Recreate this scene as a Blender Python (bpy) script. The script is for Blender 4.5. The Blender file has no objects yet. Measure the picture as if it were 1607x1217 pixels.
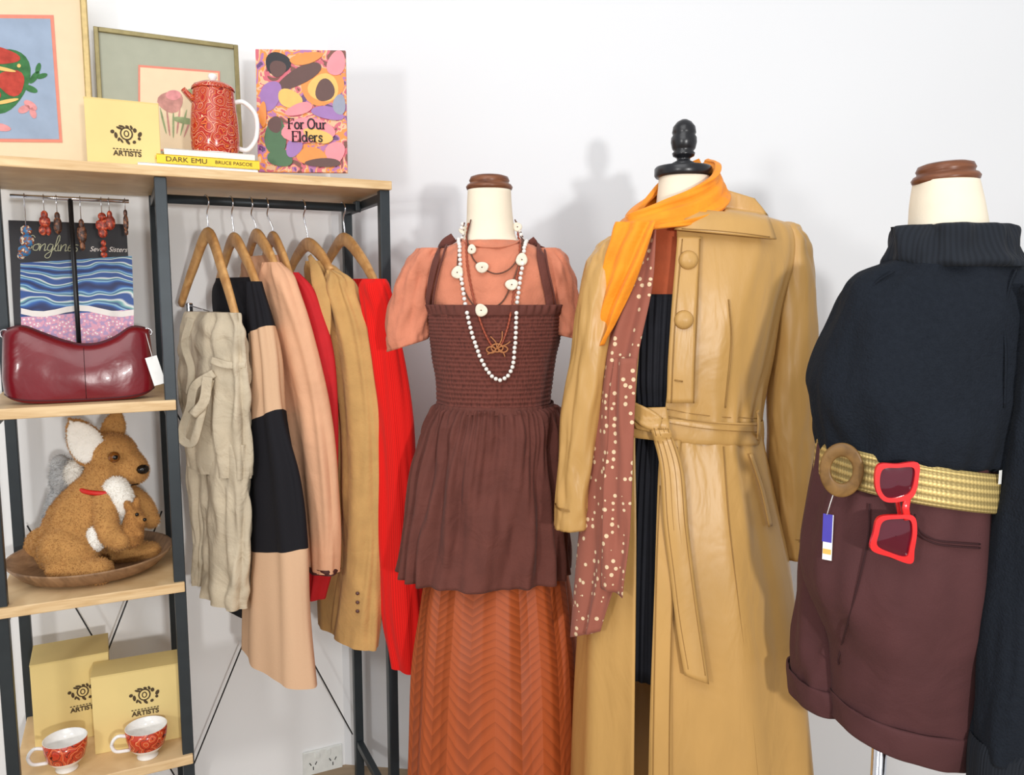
import bpy, bmesh, math, random
from mathutils import Vector, Matrix, noise
random.seed(7)
sc = bpy.context.scene
C = sc.collection
pi = math.pi; sin = math.sin; cos = math.cos
try:
    sc.view_settings.view_transform = 'Standard'
except Exception:
    pass
F = 1250.0; P = math.radians(6.5); CZ = 1.55
CAM = Vector((0, 0, CZ)); ZU = Vector((0, 0, 1))

def ray(px, py):
    a = (px-803.5)/F; b = (608.5-py)/F
    return Vector((a, cos(P)+b*sin(P), -sin(P)+b*cos(P)))
def at(px, py, Y):
    d = ray(px, py); return CAM + d*(Y/d.y)

# ------------------------------------------------------------------ camera
cd = bpy.data.cameras.new('camera'); cam = bpy.data.objects.new('camera', cd); C.objects.link(cam)
cam.location = CAM; cam.rotation_euler = (pi/2-P, 0, 0)
cd.sensor_width = 36; cd.lens = F*36/1607; cd.clip_start = .02
sc.camera = cam

# ------------------------------------------------------------------ materials
def lin(c, k=1.0):
    out = []
    for v in c:
        v = v/255.0
        v = v/12.92 if v <= .04045 else ((v+.055)/1.055)**2.4
        out.append(max(0, min(1, v*k)))
    return (out[0], out[1], out[2], 1)
def base(name, rough=.6, metal=0, spec=.4, sheen=0, coat=0):
    m = bpy.data.materials.new(name); m.use_nodes = True
    nt = m.node_tree; b = nt.nodes['Principled BSDF']
    b.inputs['Roughness'].default_value = rough; b.inputs['Metallic'].default_value = metal
    b.inputs['Specular IOR Level'].default_value = spec
    b.inputs['Sheen Weight'].default_value = sheen; b.inputs['Coat Weight'].default_value = coat
    return m, nt, b
def coords(nt, uv=False, scale=(1, 1, 1)):
    tc = nt.nodes.new('ShaderNodeTexCoord'); mp = nt.nodes.new('ShaderNodeMapping')
    mp.inputs['Scale'].default_value = scale
    nt.links.new(tc.outputs['UV' if uv else 'Object'], mp.inputs['Vector'])
    return mp.outputs['Vector']
def ramp(nt, fac, stops, const=False):
    r = nt.nodes.new('ShaderNodeValToRGB'); e = r.color_ramp.elements
    if const: r.color_ramp.interpolation = 'CONSTANT'
    while len(e) < len(stops): e.new(.5)
    for i, (p, c) in enumerate(stops):
        e[i].position = p; e[i].color = c
    nt.links.new(fac, r.inputs['Fac']); return r.outputs['Color']
def bumpn(nt, b, h, strength, dist=.003, prev=None):
    bp = nt.nodes.new('ShaderNodeBump'); bp.inputs['Strength'].default_value = strength
    bp.inputs['Distance'].default_value = dist
    nt.links.new(h, bp.inputs['Height'])
    if prev is not None: nt.links.new(prev, bp.inputs['Normal'])
    nt.links.new(bp.outputs['Normal'], b.inputs['Normal']); return bp.outputs['Normal']
def noisen(nt, vec, scale, detail=3, dist=0):
    n = nt.nodes.new('ShaderNodeTexNoise'); n.inputs['Scale'].default_value = scale
    n.inputs['Detail'].default_value = detail; n.inputs['Distortion'].default_value = dist
    nt.links.new(vec, n.inputs['Vector']); return n.outputs['Fac']
def mat(name, col, rough=.75, var=.12, vs=18, bump=.25, bs=350, metal=0, spec=.3, sheen=0, stretch=(1, 1, 1), uv=False, coat=0, k=1.0, dist=.002, crease=0, cs=14):
    m, nt, b = base(name, rough, metal, spec, sheen, coat)
    v = coords(nt, uv, stretch)
    c = ramp(nt, noisen(nt, v, vs), [(.3, lin(col, k*(1-var))), (.7, lin(col, k*(1+var)))])
    nt.links.new(c, b.inputs['Base Color'])
    pr = None
    if crease: pr = bumpn(nt, b, noisen(nt, v, cs, 3, 1.0), crease, .02)
    if bump: bumpn(nt, b, noisen(nt, v, bs, 2), bump, dist, pr)
    return m
def pattern(name, kind, scale, stops, rough=.4, distort=2, uv=False, stretch=(1, 1, 1), const=True, spec=.4, coat=0):
    m, nt, b = base(name, rough, 0, spec, 0, coat)
    v = coords(nt, uv, stretch)
    if kind == 'noise': f = noisen(nt, v, scale, 2, distort)
    elif kind == 'wave':
        w = nt.nodes.new('ShaderNodeTexWave'); w.inputs['Scale'].default_value = scale
        w.inputs['Distortion'].default_value = distort; w.inputs['Detail'].default_value = 3
        w.inputs['Detail Scale'].default_value = 1.0
        w.bands_direction = 'Z'
        nt.links.new(v, w.inputs['Vector']); f = w.outputs['Fac']
    elif kind == 'rings':
        nn = nt.nodes.new('ShaderNodeTexNoise'); nn.inputs['Scale'].default_value = 30
        nt.links.new(v, nn.inputs['Vector'])
        mx = nt.nodes.new('ShaderNodeVectorMath'); mx.operation = 'MULTIPLY_ADD'
        nt.links.new(nn.outputs['Color'], mx.inputs[0]); mx.inputs[1].default_value = (.025, .025, .025); nt.links.new(v, mx.inputs[2])
        vo = nt.nodes.new('ShaderNodeTexVoronoi'); vo.inputs['Scale'].default_value = scale
        nt.links.new(mx.outputs[0], vo.inputs['Vector'])
        mm = nt.nodes.new('ShaderNodeMath'); mm.operation = 'MULTIPLY'; mm.inputs[1].default_value = distort
        nt.links.new(vo.outputs['Distance'], mm.inputs[0])
        fr = nt.nodes.new('ShaderNodeMath'); fr.operation = 'FRACT'; nt.links.new(mm.outputs[0], fr.inputs[0]); f = fr.outputs[0]
    else:
        vo = nt.nodes.new('ShaderNodeTexVoronoi'); vo.inputs['Scale'].default_value = scale
        nt.links.new(v, vo.inputs['Vector']); f = vo.outputs['Distance']
    nt.links.new(ramp(nt, f, stops, const), b.inputs['Base Color']); return m
def wood(name, c1, c2, stretch=(3, 3, 40), rough=.45, spec=.3):
    m, nt, b = base(name, rough, 0, spec)
    v = coords(nt, False, stretch)
    f = noisen(nt, v, 1.6, 5, .8)
    nt.links.new(ramp(nt, f, [(.3, lin(c1)), (.7, lin(c2))]), b.inputs['Base Color'])
    bumpn(nt, b, f, .05, .001); return m
def math2(nt, op, a, bval=None):
    n = nt.nodes.new('ShaderNodeMath'); n.operation = op; nt.links.new(a, n.inputs[0])
    if bval is not None:
        if isinstance(bval, (int, float)): n.inputs[1].default_value = bval
        else: nt.links.new(bval, n.inputs[1])
    return n.outputs[0]
def uvmat(name, col, kind, ku, kv, strength, rough=.75, var=.1, sheen=0, dist=.004, dark=.75, rise=5.0, metal=0):
    """cloth whose relief follows the UV of the garment: chevron pleats, ribs, smocking"""
    m, nt, b = base(name, rough, metal, .25, sheen)
    tc = nt.nodes.new('ShaderNodeTexCoord'); s = nt.nodes.new('ShaderNodeSeparateXYZ')
    nt.links.new(tc.outputs['UV'], s.inputs[0]); u, v = s.outputs[0], s.outputs[1]
    if kind == 'chevron':
        t = math2(nt, 'ABSOLUTE', math2(nt, 'SUBTRACT', math2(nt, 'FRACT', math2(nt, 'MULTIPLY', u, ku)), .5))
        h = math2(nt, 'FRACT', math2(nt, 'ADD', math2(nt, 'MULTIPLY', v, kv), math2(nt, 'MULTIPLY', t, rise)))
        h = math2(nt, 'ADD', math2(nt, 'MULTIPLY', h, .6), math2(nt, 'MULTIPLY', t, .8))
    elif kind == 'rib':
        h = math2(nt, 'SINE', math2(nt, 'MULTIPLY', u, ku*6.283)); h = math2(nt, 'ADD', math2(nt, 'MULTIPLY', h, .5), .5)
    elif kind == 'band':
        h = math2(nt, 'SINE', math2(nt, 'MULTIPLY', v, kv*6.283)); h = math2(nt, 'ADD', math2(nt, 'MULTIPLY', h, .5), .5)
        h2 = math2(nt, 'SINE', math2(nt, 'MULTIPLY', u, ku*6.283)); h = math2(nt, 'ADD', math2(nt, 'MULTIPLY', h, .75), math2(nt, 'MULTIPLY', h2, .12))
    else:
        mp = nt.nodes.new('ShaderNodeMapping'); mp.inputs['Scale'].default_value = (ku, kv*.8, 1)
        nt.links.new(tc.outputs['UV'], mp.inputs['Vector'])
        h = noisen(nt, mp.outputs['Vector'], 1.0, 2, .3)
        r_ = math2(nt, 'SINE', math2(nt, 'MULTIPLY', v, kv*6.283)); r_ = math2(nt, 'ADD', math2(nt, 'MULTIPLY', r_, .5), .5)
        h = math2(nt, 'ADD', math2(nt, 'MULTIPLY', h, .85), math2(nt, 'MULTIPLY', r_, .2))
    bumpn(nt, b, h, strength, dist)
    c = ramp(nt, h, [(.25, lin(col, dark)), (.6, lin(col, 1+var))])  # crease shade put into the colour: hollows of the relief darkened
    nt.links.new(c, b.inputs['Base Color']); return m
def plain(name, col, rough=.5, metal=0, spec=.4, coat=0):
    return mat(name, col, rough, .05, 40, 0, 10, metal, spec, coat=coat)

M = {}
M['wall'] = mat('wall paint', (232, 234, 237), .7, .01, 2, .03, 120)
M['wall_lit'] = mat('wall paint lit left', (250, 250, 250), .7, .01, 2, .03, 120)  # same wall paint, lightened to hold the stronger light on this side
M['floor'] = wood('floor boards', (150, 130, 105), (175, 150, 120), (2, 12, 1))
M['steel'] = mat('dark grey steel', (54, 60, 64), .4, .08, 20, .05, 300, .3)
M['black_metal'] = plain('black metal', (22, 22, 24), .35)
M['shelf'] = wood('pale oak', (205, 170, 122), (232, 203, 158), (6, 6, 60))
M['chrome'] = plain('chrome', (215, 215, 220), .15, 1)
M['hanger'] = wood('hanger wood', (182, 130, 76), (218, 170, 110), (20, 20, 20), .35)
M['cream'] = mat('calico', (236, 224, 202), .85, .03, 20, .12, 500)
M['capwood'] = wood('cap wood', (92, 52, 34), (132, 84, 58), (10, 10, 80), .35)
M['blackplastic'] = plain('black plastic', (24, 24, 28), .3, 0, .5)
M['peach'] = mat('terracotta linen', (202, 126, 98), .85, .1, 25, .35, 420, sheen=.08, crease=.35)
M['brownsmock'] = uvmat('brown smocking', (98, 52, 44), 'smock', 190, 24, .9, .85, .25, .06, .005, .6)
M['brown'] = mat('chocolate cotton', (98, 54, 46), .85, .1, 20, .3, 380, sheen=.05, crease=.35)
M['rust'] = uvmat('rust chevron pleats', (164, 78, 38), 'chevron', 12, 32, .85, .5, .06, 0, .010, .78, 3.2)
M['leather'] = mat('tan leather', (192, 150, 88), .38, .07, 9, .14, 90, spec=.42, dist=.002, crease=.22, cs=10, stretch=(1.3, 1.3, .5))
M['leatherd'] = mat('tan leather stitching', (152, 114, 62), .5, .08, 20, .1, 200)
M['blackdress'] = mat('black crepe', (24, 25, 32), .8, .15, 30, .2, 300)
M['rustshirt'] = mat('rust top', (172, 82, 48), .8, .1, 25, .2, 300)
M['orange'] = mat('orange chiffon', (242, 146, 30), .7, .1, 22, .3, 200, sheen=.1, crease=.3)
M['knit'] = mat('black knit', (31, 35, 42), .95, .08, 120, .8, 300, spec=.05, sheen=.02, dist=.003, crease=.2, cs=7)
M['knitrib'] = uvmat('black rib knit', (31, 35, 42), 'rib', 75, 1, .25, .95, .08, .02, .003, .85)
M['shorts'] = mat('maroon cotton', (80, 46, 47), .85, .07, 14, .3, 420, sheen=.02, crease=.22, cs=10)
M['shortsd'] = mat('maroon seam', (56, 30, 32), .85, .1, 14, .2, 300)
M['goldbelt'] = uvmat('gold woven elastic', (200, 176, 114), 'band', 160, 9, .7, .42, .18, 0, .002, .62, metal=.25)
M['buckle'] = wood('buckle wood', (100, 72, 38), (134, 100, 56), (30, 30, 30), .4)
M['redplastic'] = plain('red acetate', (226, 40, 42), .2, 0, .5, .3)
M['lens'] = plain('tinted lens', (84, 16, 34), .06, 0, .6, .4)
M['linen'] = mat('beige linen', (196, 182, 158), .85, .1, 18, .45, 300, crease=.5)
M['blackknit'] = mat('black jersey', (24, 23, 28), .85, .15, 14, .2, 300, crease=.12)
m, nt, b = base('colour blocked jersey', .85, 0, .25)
tc = nt.nodes.new('ShaderNodeTexCoord'); s = nt.nodes.new('ShaderNodeSeparateXYZ'); nt.links.new(tc.outputs['UV'], s.inputs[0])
f = math2(nt, 'ADD', s.outputs[1], math2(nt, 'MULTIPLY', math2(nt, 'SINE', math2(nt, 'MULTIPLY', s.outputs[0], 6.2832)), .022))
nt.links.new(ramp(nt, f, [(0, lin((24, 23, 28))), (.19, lin((212, 174, 140))), (.43, lin((24, 23, 28))), (.745, lin((212, 174, 140)))], True), b.inputs['Base Color'])
bumpn(nt, b, noisen(nt, coords(nt), 240, 2), .25, .002); M['blocks'] = m
M['peachsilk'] = mat('peach crepe', (220, 168, 132), .7, .07, 14, .2, 260, crease=.15)
M['crimson'] = mat('crimson cotton', (190, 32, 38), .8, .1, 14, .2, 260)
M['suede'] = mat('tan suede', (194, 152, 94), .9, .1, 16, .35, 200, sheen=.06, crease=.2)
M['redknit'] = uvmat('red fine knit', (226, 24, 18), 'rib', 60, 1, .3, .85, .06, .05, .003, .85)
M['darkline'] = plain('dark trim', (70, 34, 30), .7)
m, nt, b = base('polka chiffon', .8, 0, .2, .1)
v = coords(nt); vo = nt.nodes.new('ShaderNodeTexVoronoi'); vo.inputs['Scale'].default_value = 60; vo.inputs['Randomness'].default_value = .6
nt.links.new(v, vo.inputs['Vector'])
nt.links.new(ramp(nt, vo.outputs['Distance'], [(0, lin((222, 198, 162))), (.26, lin((152, 90, 74)))], True), b.inputs['Base Color'])
bumpn(nt, b, noisen(nt, v, 40), .3, .004); M['polka'] = m
M['pearl'] = plain('pearl bead', (236, 232, 226), .25, 0, .5)
M['shell'] = mat('shell disc', (226, 216, 196), .35, .12, 90, .1, 200)
M['cord'] = plain('brown cord', (96, 62, 48), .7)
M['beadred'] = plain('rust seed bead', (150, 66, 40), .4)
M['goldcord'] = plain('tan cord', (170, 110, 66), .6)
M['burgundy'] = mat('burgundy leather', (112, 14, 26), .26, .12, 8, .08, 90, spec=.5, coat=.2, dist=.002, crease=.14, cs=9)
M['burgundyd'] = plain('burgundy seam', (70, 8, 18), .5)
M['white'] = plain('white card', (240, 240, 238), .6)
M['china'] = plain('white china', (243, 241, 238), .15, 0, .5, .3)
M['fur'] = mat('golden brown plush', (186, 138, 82), .95, .08, 30, .4, 190, sheen=.1, spec=.05, dist=.003)
M['furw'] = mat('white plush', (242, 238, 230), .95, .04, 50, .4, 180, sheen=.1, spec=.05, dist=.003)
M['furg'] = mat('grey plush', (178, 178, 178), .95, .1, 50, .4, 180, sheen=.1, spec=.05, dist=.003)
M['furd'] = mat('tan plush', (176, 126, 72), .95, .12, 40, .4, 180, sheen=.1, spec=.05, dist=.003)
M['eye'] = plain('black bead', (18, 12, 10), .1, 0, .5)
M['iris'] = plain('amber eye', (120, 70, 24), .15)
M['ribbon'] = plain('red ribbon', (206, 36, 30), .5)
M['dish'] = wood('carved brown wood', (122, 92, 66), (168, 132, 98), (40, 12, 12), .5)
M['kraft'] = mat('pale gold card', (228, 204, 138), .6, .03, 10, .05, 200)
M['kraftd'] = mat('pale gold card lid', (220, 196, 130), .6, .03, 10, .05, 200)
M['ink'] = plain('dark brown ink', (74, 58, 36), .7)
M['china_red'] = pattern('red dot painting glaze', 'rings', 38, [(0, lin((176, 34, 24))), (.25, lin((220, 110, 50))), (.4, lin((120, 24, 20))), (.5, lin((196, 52, 32))), (.7, lin((244, 206, 160))), (.77, lin((172, 34, 24)))], .2, 3.6, coat=.3)
M['china_red2'] = pattern('orange loop glaze', 'rings', 32, [(0, lin((196, 62, 34))), (.3, lin((90, 30, 24))), (.42, lin((206, 76, 40))), (.75, lin((232, 150, 100))), (.84, lin((186, 50, 30)))], .2, 3.0, coat=.3)
M['goldframe'] = mat('gilt frame', (188, 164, 112), .35, .12, 60, .1, 200, .4)
M['goldframe2'] = mat('antique gilt frame', (140, 128, 88), .35, .12, 60, .1, 200, .4)
M['matcream'] = mat('cream mount', (234, 212, 178), .9, .02, 30, .05, 400)
M['matsage'] = mat('sage mount', (172, 174, 156), .9, .03, 30, .05, 400)
M['coral'] = plain('coral line', (226, 140, 120), .8)
M['artblue'] = mat('grey blue paper', (154, 170, 192), .9, .08, 20, .05, 300)
M['green'] = mat('leaf green paint', (64, 116, 70), .8, .25, 60, .05, 300)
M['artred'] = mat('red paint', (186, 70, 58), .8, .2, 60, .05, 300)
M['pink'] = mat('pink paint', (222, 150, 150), .8, .15, 60, .05, 300)
M['dusk'] = mat('dusty rose paint', (196, 142, 132), .8, .2, 60, .05, 300)
M['sagep'] = mat('sage paint', (150, 164, 120), .8, .2, 60, .05, 300)
M['title'] = plain('pale title ink', (206, 208, 176), .6)
M['cover'] = pattern('swirled cover art', 'noise', 18, [(0, lin((96, 60, 110))), (.36, lin((176, 110, 160))), (.44, lin((232, 140, 60))), (.5, lin((226, 180, 140))), (.55, lin((206, 96, 110))), (.62, lin((120, 70, 56)))], .3, 1.5)
M['c_orange'] = plain('cover orange', (232, 142, 64), .35)
M['c_gold'] = plain('cover gold', (236, 184, 96), .35)
M['c_brown'] = plain('cover brown', (92, 60, 54), .35)
M['c_purple'] = plain('cover violet', (154, 112, 172), .35)
M['c_pink'] = plain('cover pink', (238, 140, 148), .35)
M['c_green'] = plain('cover green', (70, 106, 70), .35)
M['c_grey'] = plain('cover grey blue', (146, 150, 168), .35)
M['c_black'] = plain('cover black', (26, 22, 28), .35)
M['c_white'] = plain('cover white', (240, 232, 226), .35)
M['yellow'] = plain('yellow cover', (240, 204, 50), .45)
M['waves'] = pattern('swirling blue painting', 'wave', 4.5, [(0, lin((18, 34, 90))), (.2, lin((40, 100, 180))), (.38, lin((150, 200, 220))), (.5, lin((24, 56, 130))), (.66, lin((110, 170, 170))), (.78, lin((236, 240, 236))), (.9, lin((40, 80, 150)))], .35, 12, const=False, stretch=(.8, .8, 1.3))
M['pinkdots'] = pattern('pink dotted painting', 'vor', 120, [(0, lin((250, 240, 240))), (.25, lin((226, 160, 184))), (.6, lin((180, 150, 190)))], .4)
M['e_blue'] = pattern('blue and brown bead', 'noise', 120, [(0, lin((60, 120, 170))), (.5, lin((150, 80, 40))), (.6, lin((230, 220, 200)))], .3, 0)
M['e_red'] = pattern('burnt red charm', 'noise', 150, [(0, lin((120, 44, 30))), (.5, lin((176, 62, 40))), (.62, lin((214, 120, 80)))], .4, 0)
M['e_brown'] = pattern('poker worked wood', 'noise', 150, [(0, lin((60, 36, 26))), (.5, lin((110, 66, 42))), (.62, lin((150, 100, 66)))], .4, 0)
M['tagblue'] = plain('violet blue tag', (74, 66, 170), .5)
M['plate'] = plain('white plastic', (236, 238, 234), .35)
M['slot'] = plain('socket slot', (60, 62, 62), .5)

# ------------------------------------------------------------------ building helpers
def tag(o, label=None, cat=None, group=None, kind=None):
    if label: o['label'] = label
    if cat: o['category'] = cat
    if group: o['group'] = group
    if kind: o['kind'] = kind
    return o
WL = {}   # world location of every parent
def T(name, label, cat, loc, group=None):
    o = bpy.data.objects.new(name, None); C.objects.link(o); o.location = loc
    o.empty_display_size = .05; WL[o.name] = Vector(loc)
    return tag(o, label, cat, group)
class MB:
    def __init__(s):
        s.bm = bmesh.new(); s.uv = s.bm.loops.layers.uv.new('UVMap')
    def grid(s, G, mi=0, closed=False, smooth=True):
        R = [[s.bm.verts.new(p) for p in row] for row in G]
        nr = len(R); nc = len(R[0])
        for i in range(nr-1):
            for j in range(nc if closed else nc-1):
                k = (j+1) % nc
                try: f = s.bm.faces.new((R[i][j], R[i+1][j], R[i+1][k], R[i][k]))
                except ValueError: continue
                f.smooth = smooth
                f.material_index = mi(i/(nr-1), j/nc) if callable(mi) else mi
                d = float(nc if closed else nc-1)
                for lp, (a, bb) in zip(f.loops, ((j, i), (j, i+1), (j+1, i+1), (j+1, i))):
                    lp[s.uv].uv = (a/d, bb/(nr-1.0))
        return R
    def cap(s, ring, mi=0, flip=False):
        try:
            f = s.bm.faces.new(ring[::-1] if flip else ring); f.material_index = mi; f.smooth = False
        except ValueError: pass
    def box(s, Mx, size, mi=0, bev=0.0, seg=2):
        r = bmesh.ops.create_cube(s.bm, size=1.0, matrix=Mx @ Matrix.Diagonal((size[0], size[1], size[2], 1)))
        vs = r['verts']; fs = set(f for v in vs for f in v.link_faces)
        for f in fs: f.material_index = mi
        if bev:
            es = list(set(e for v in vs for e in v.link_edges))
            bmesh.ops.bevel(s.bm, geom=es, offset=bev, segments=seg, affect='EDGES', profile=.5)
        return s
    def tube(s, pts, r, n=8, mi=0, cap=True, closed=False):
        pts = [Vector(p) for p in pts]; m = len(pts); G = []
        up_ = Vector((.13, .21, .97))
        for i, p in enumerate(pts):
            if closed: t = pts[(i+1) % m]-pts[i-1]
            else: t = pts[min(i+1, m-1)]-pts[max(i-1, 0)]
            t.normalize()
            a = t.cross(up_)
            if a.length < .05: a = t.cross(Vector((1, 0, 0)))
            a.normalize(); bb = t.cross(a)
            if i and a.dot(pa) < 0: a = -a; bb = -bb
            pa = a
            rr = r[i] if isinstance(r, (list, tuple)) else r
            G.append([p + a*rr*cos(2*pi*k/n) + bb*rr*sin(2*pi*k/n) for k in range(n)])
        if closed: G.append(G[0])
        R = s.grid(G, mi, True)
        if cap and not closed: s.cap(R[0], mi); s.cap(R[-1], mi, True)
        return s
    def lathe(s, prof, Mx, n=32, mi=0):
        G = [[Mx @ Vector((r*cos(2*pi*k/n), r*sin(2*pi*k/n), z)) for k in range(n)] for r, z in prof]
        f = (lambda v, u: mi(v)) if callable(mi) else mi
        s.grid(G, f, True); return s
    def ell(s, c, rad, R=None, mi=0, sub=2):
        Mx = Matrix.Translation(c) @ (R.to_4x4() if R else Matrix.Identity(4)) @ Matrix.Diagonal((rad[0], rad[1], rad[2], 1))
        r = bmesh.ops.create_icosphere(s.bm, subdivisions=sub, radius=1.0, matrix=Mx)
        for f in set(f for v in r['verts'] for f in v.link_faces): f.material_index = mi; f.smooth = True
        return s
    def poly(s, pts, mi=0):
        try:
            f = s.bm.faces.new([s.bm.verts.new(p) for p in pts]); f.material_index = mi; return f
        except ValueError: return None
    def band(s, pts, nrm, w, th, mi=0, fold=None, n=10, cap=True):
        m = len(pts); G = []
        for i in range(m):
            t = pts[min(i+1, m-1)]-pts[max(i-1, 0)]; t.normalize()
            N = nrm[i] - t*nrm[i].dot(t); N.normalize(); W = t.cross(N)
            ww = (w(i/(m-1)) if callable(w) else w)/2
            row = []
            for k in range(n):
                a = 2*pi*k/n; ca, sa = cos(a), sin(a)
                x = math.copysign(abs(ca)**.6, ca)*ww; y = math.copysign(abs(sa)**.6, sa)*th/2
                if fold: y += fold(x/ww, i/(m-1))
                row.append(pts[i] + W*x + N*y)
            G.append(row)
        R = s.grid(G, mi, True)
        if cap: s.cap(R[0], mi); s.cap(R[-1], mi, True)
        return s
    def build(s, name, mats, parent=None, mods=None):
        bmesh.ops.recalc_face_normals(s.bm, faces=s.bm.faces)
        loc = Vector((0, 0, 0))
        if parent is None:
            vs = [v.co for v in s.bm.verts]
            lo = [min(v[i] for v in vs) for i in range(3)]; hi = [max(v[i] for v in vs) for i in range(3)]
            loc = Vector(((lo[0]+hi[0])/2, (lo[1]+hi[1])/2, lo[2]))
            bmesh.ops.translate(s.bm, verts=s.bm.verts, vec=-loc)
        me = bpy.data.meshes.new(name); s.bm.to_mesh(me); s.bm.free()
        for m_ in (mats if isinstance(mats, (list, tuple)) else [mats]): me.materials.append(m_)
        o = bpy.data.objects.new(name, me); C.objects.link(o); o.location = loc
        WL[o.name] = loc
        if parent is not None:
            o.parent = parent
            o.matrix_parent_inverse = Matrix.Translation(-WL[parent.name])
        if mods:
            for k_, d in mods:
                md = o.modifiers.new(k_.lower(), k_)
                for a, vv in d.items(): setattr(md, a, vv)
        return o
SOL = lambda t: [('SOLIDIFY', dict(thickness=t, offset=0))]
def fuzz(o, n, L, w=.0009, droop=.5):
    """bake the modifiers and grow short plush pile out of the surface, inside the same mesh"""
    dg = bpy.context.evaluated_depsgraph_get(); dg.update()
    me = bpy.data.meshes.new_from_object(o.evaluated_get(dg))
    o.modifiers.clear()
    bm = bmesh.new(); bm.from_mesh(me); bm.faces.ensure_lookup_table()
    fs = list(bm.faces); ar = [f.calc_area() for f in fs]; rnd = random.Random(3)
    for f in rnd.choices(fs, weights=ar, k=n):
        vs = f.verts; a, b_, c = vs[0].co, vs[1].co, vs[2].co
        p = a+(b_-a)*rnd.random()*.9+(c-b_)*rnd.random()*.9; N = f.normal
        r = Vector((rnd.uniform(-1, 1), rnd.uniform(-1, 1), rnd.uniform(-1, 1)))
        d = (N+r*.4+Vector((0, 0, -droop))).normalized()
        if d.dot(N) < .15: d = (d+N*.5).normalized()
        t = N.cross(r)
        if t.length < .01: continue
        t.normalize()
        q = [bm.verts.new(p-t*w-N*.001), bm.verts.new(p+t*w-N*.001), bm.verts.new(p+d*L*(.6+.7*rnd.random()))]
        g = bm.faces.new(q); g.smooth = True
    bm.to_mesh(me); bm.free(); o.data = me; return o

def cr(vals, t):
    n = len(vals); i = int(min(max(math.floor(t), 0), n-2)); f = t-i
    p1, p2 = vals[i], vals[i+1]
    p0 = vals[i-1] if i > 0 else tuple(2*a-b_ for a, b_ in zip(p1, p2))
    p3 = vals[i+2] if i+2 < n else tuple(2*b_-a for a, b_ in zip(p1, p2))
    return tuple(.5*(2*b_+(c-a)*f+(2*a-5*b_+4*c-d)*f*f+(3*b_-a-3*c+d)*f**3) for a, b_, c, d in zip(p0, p1, p2, p3))
def smooth_path(pts, m):
    return [cr(pts, k*(len(pts)-1)/(m-1.0)) for k in range(m)]
def sg(x, e): return math.copysign(abs(x)**e, x)

class Loft:
    """stack of horizontal superellipse rings; rows = (py, xl, xr, half depth[, tilt, open_l, open_r])"""
    def __init__(s, rows, Y, e=2.3, yaw=0):
        s.rows = [tuple(r)+(0,)*(7-len(r)) for r in rows]; s.Y = Y; s.e = e; s.yaw = yaw
        s.R = []
        for r in s.rows:
            L = at(r[1], r[0], Y); R = at(r[2], r[0], Y)
            c = (L+R)/2; w = (R.x-L.x)/2; bb = r[3]; tf = c.x/Y
            ca, sa = cos(yaw), sin(yaw)
            a = math.sqrt(max(w*w-(bb*(sa-ca*tf))**2, (.4*w)**2))/abs(ca+sa*tf)
            oL = at(r[5], r[0], Y-bb*.95).x if r[5] else 0
            oR = at(r[6], r[0], Y-bb*.95).x if r[6] else 0
            s.R.append((c.x, c.z, a, bb, r[4], oL, oR))
    def scaled(s, k, kb=None):
        q = Loft(s.rows, s.Y, s.e, s.yaw); q.R = [(r[0], r[1], r[2]*k, r[3]*(kb or k))+r[4:] for r in s.R]; return q
    def tz(s, z):
        n = len(s.R); lo, hi = 0.0, n-1.0
        if z > s.R[0][1]+.004 or z < s.R[-1][1]-.004: return None
        for _ in range(30):
            m = (lo+hi)/2
            if cr(s.R, m)[1] > z: lo = m
            else: hi = m
        return lo
    def cut(s, z0, z1, n=12):
        t0, t1 = s.tz(z0), s.tz(z1); s.R = [cr(s.R, t0+(t1-t0)*i/(n-1.0)) for i in range(n)]; return s
    def front(s, px, py):
        Yf = s.Y
        for _ in range(6):
            p = at(px, py, Yf); t = s.tz(p.z)
            if t is None: return None
            q = cr(s.R, t); tx = (p.x-q[0])/q[2]
            if abs(tx) > 1.02:
                if _ > 2: return None
            tx = max(-.985, min(.985, tx))
            ty = (1-abs(tx)**s.e)**(1/s.e); Yf = s.Y-q[3]*ty
            N = Vector((sg(tx, s.e-1)/q[2], -(ty**(s.e-1))/q[3], 0)).normalized()
        return at(px, py, Yf), N
    def pt(s, q, th, d=0):
        a, bb = q[2], q[3]
        x = a*sg(cos(th), 2/s.e); y = bb*sg(sin(th), 2/s.e)
        nx, ny = cos(th)/a, sin(th)/bb; l = math.hypot(nx, ny)
        x += d*nx/l; y += d*ny/l
        z = q[1]+q[4]*x/a
        if s.yaw:
            ca, sa = cos(s.yaw), sin(s.yaw)
            return Vector((q[0]+x*ca+y*sa, s.Y-x*sa+y*ca, z))
        return Vector((q[0]+x, s.Y+y, z))
    def mesh(s, mb, n=96, m=50, fold=None, mi=0, opened=False, cap=(0, 0)):
        G = []
        for i in range(m):
            v = i/(m-1.0); q = cr(s.R, v*(len(s.R)-1)); row = []
            if opened:
                tl = max(-.99, min(.99, (q[5]-q[0])/q[2])); tr = max(-.99, min(.99, (q[6]-q[0])/q[2]))
                t0 = -math.acos(sg(tr, s.e/2)); t1 = 2*pi-math.acos(sg(tl, s.e/2))
            else: t0, t1 = -pi/2+.0, 1.5*pi
            for j in range(n):
                th = t0+(t1-t0)*j/(n-1.0 if opened else float(n))
                row.append(s.pt(q, th, fold(th, v) if fold else 0))
            G.append(row)
        R = mb.grid(G, mi, not opened)
        if cap[0]: mb.cap(R[0], mi if not callable(mi) else mi(0, 0))
        if cap[1]: mb.cap(R[-1], mi if not callable(mi) else mi(1, 0), True)
        return mb
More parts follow.
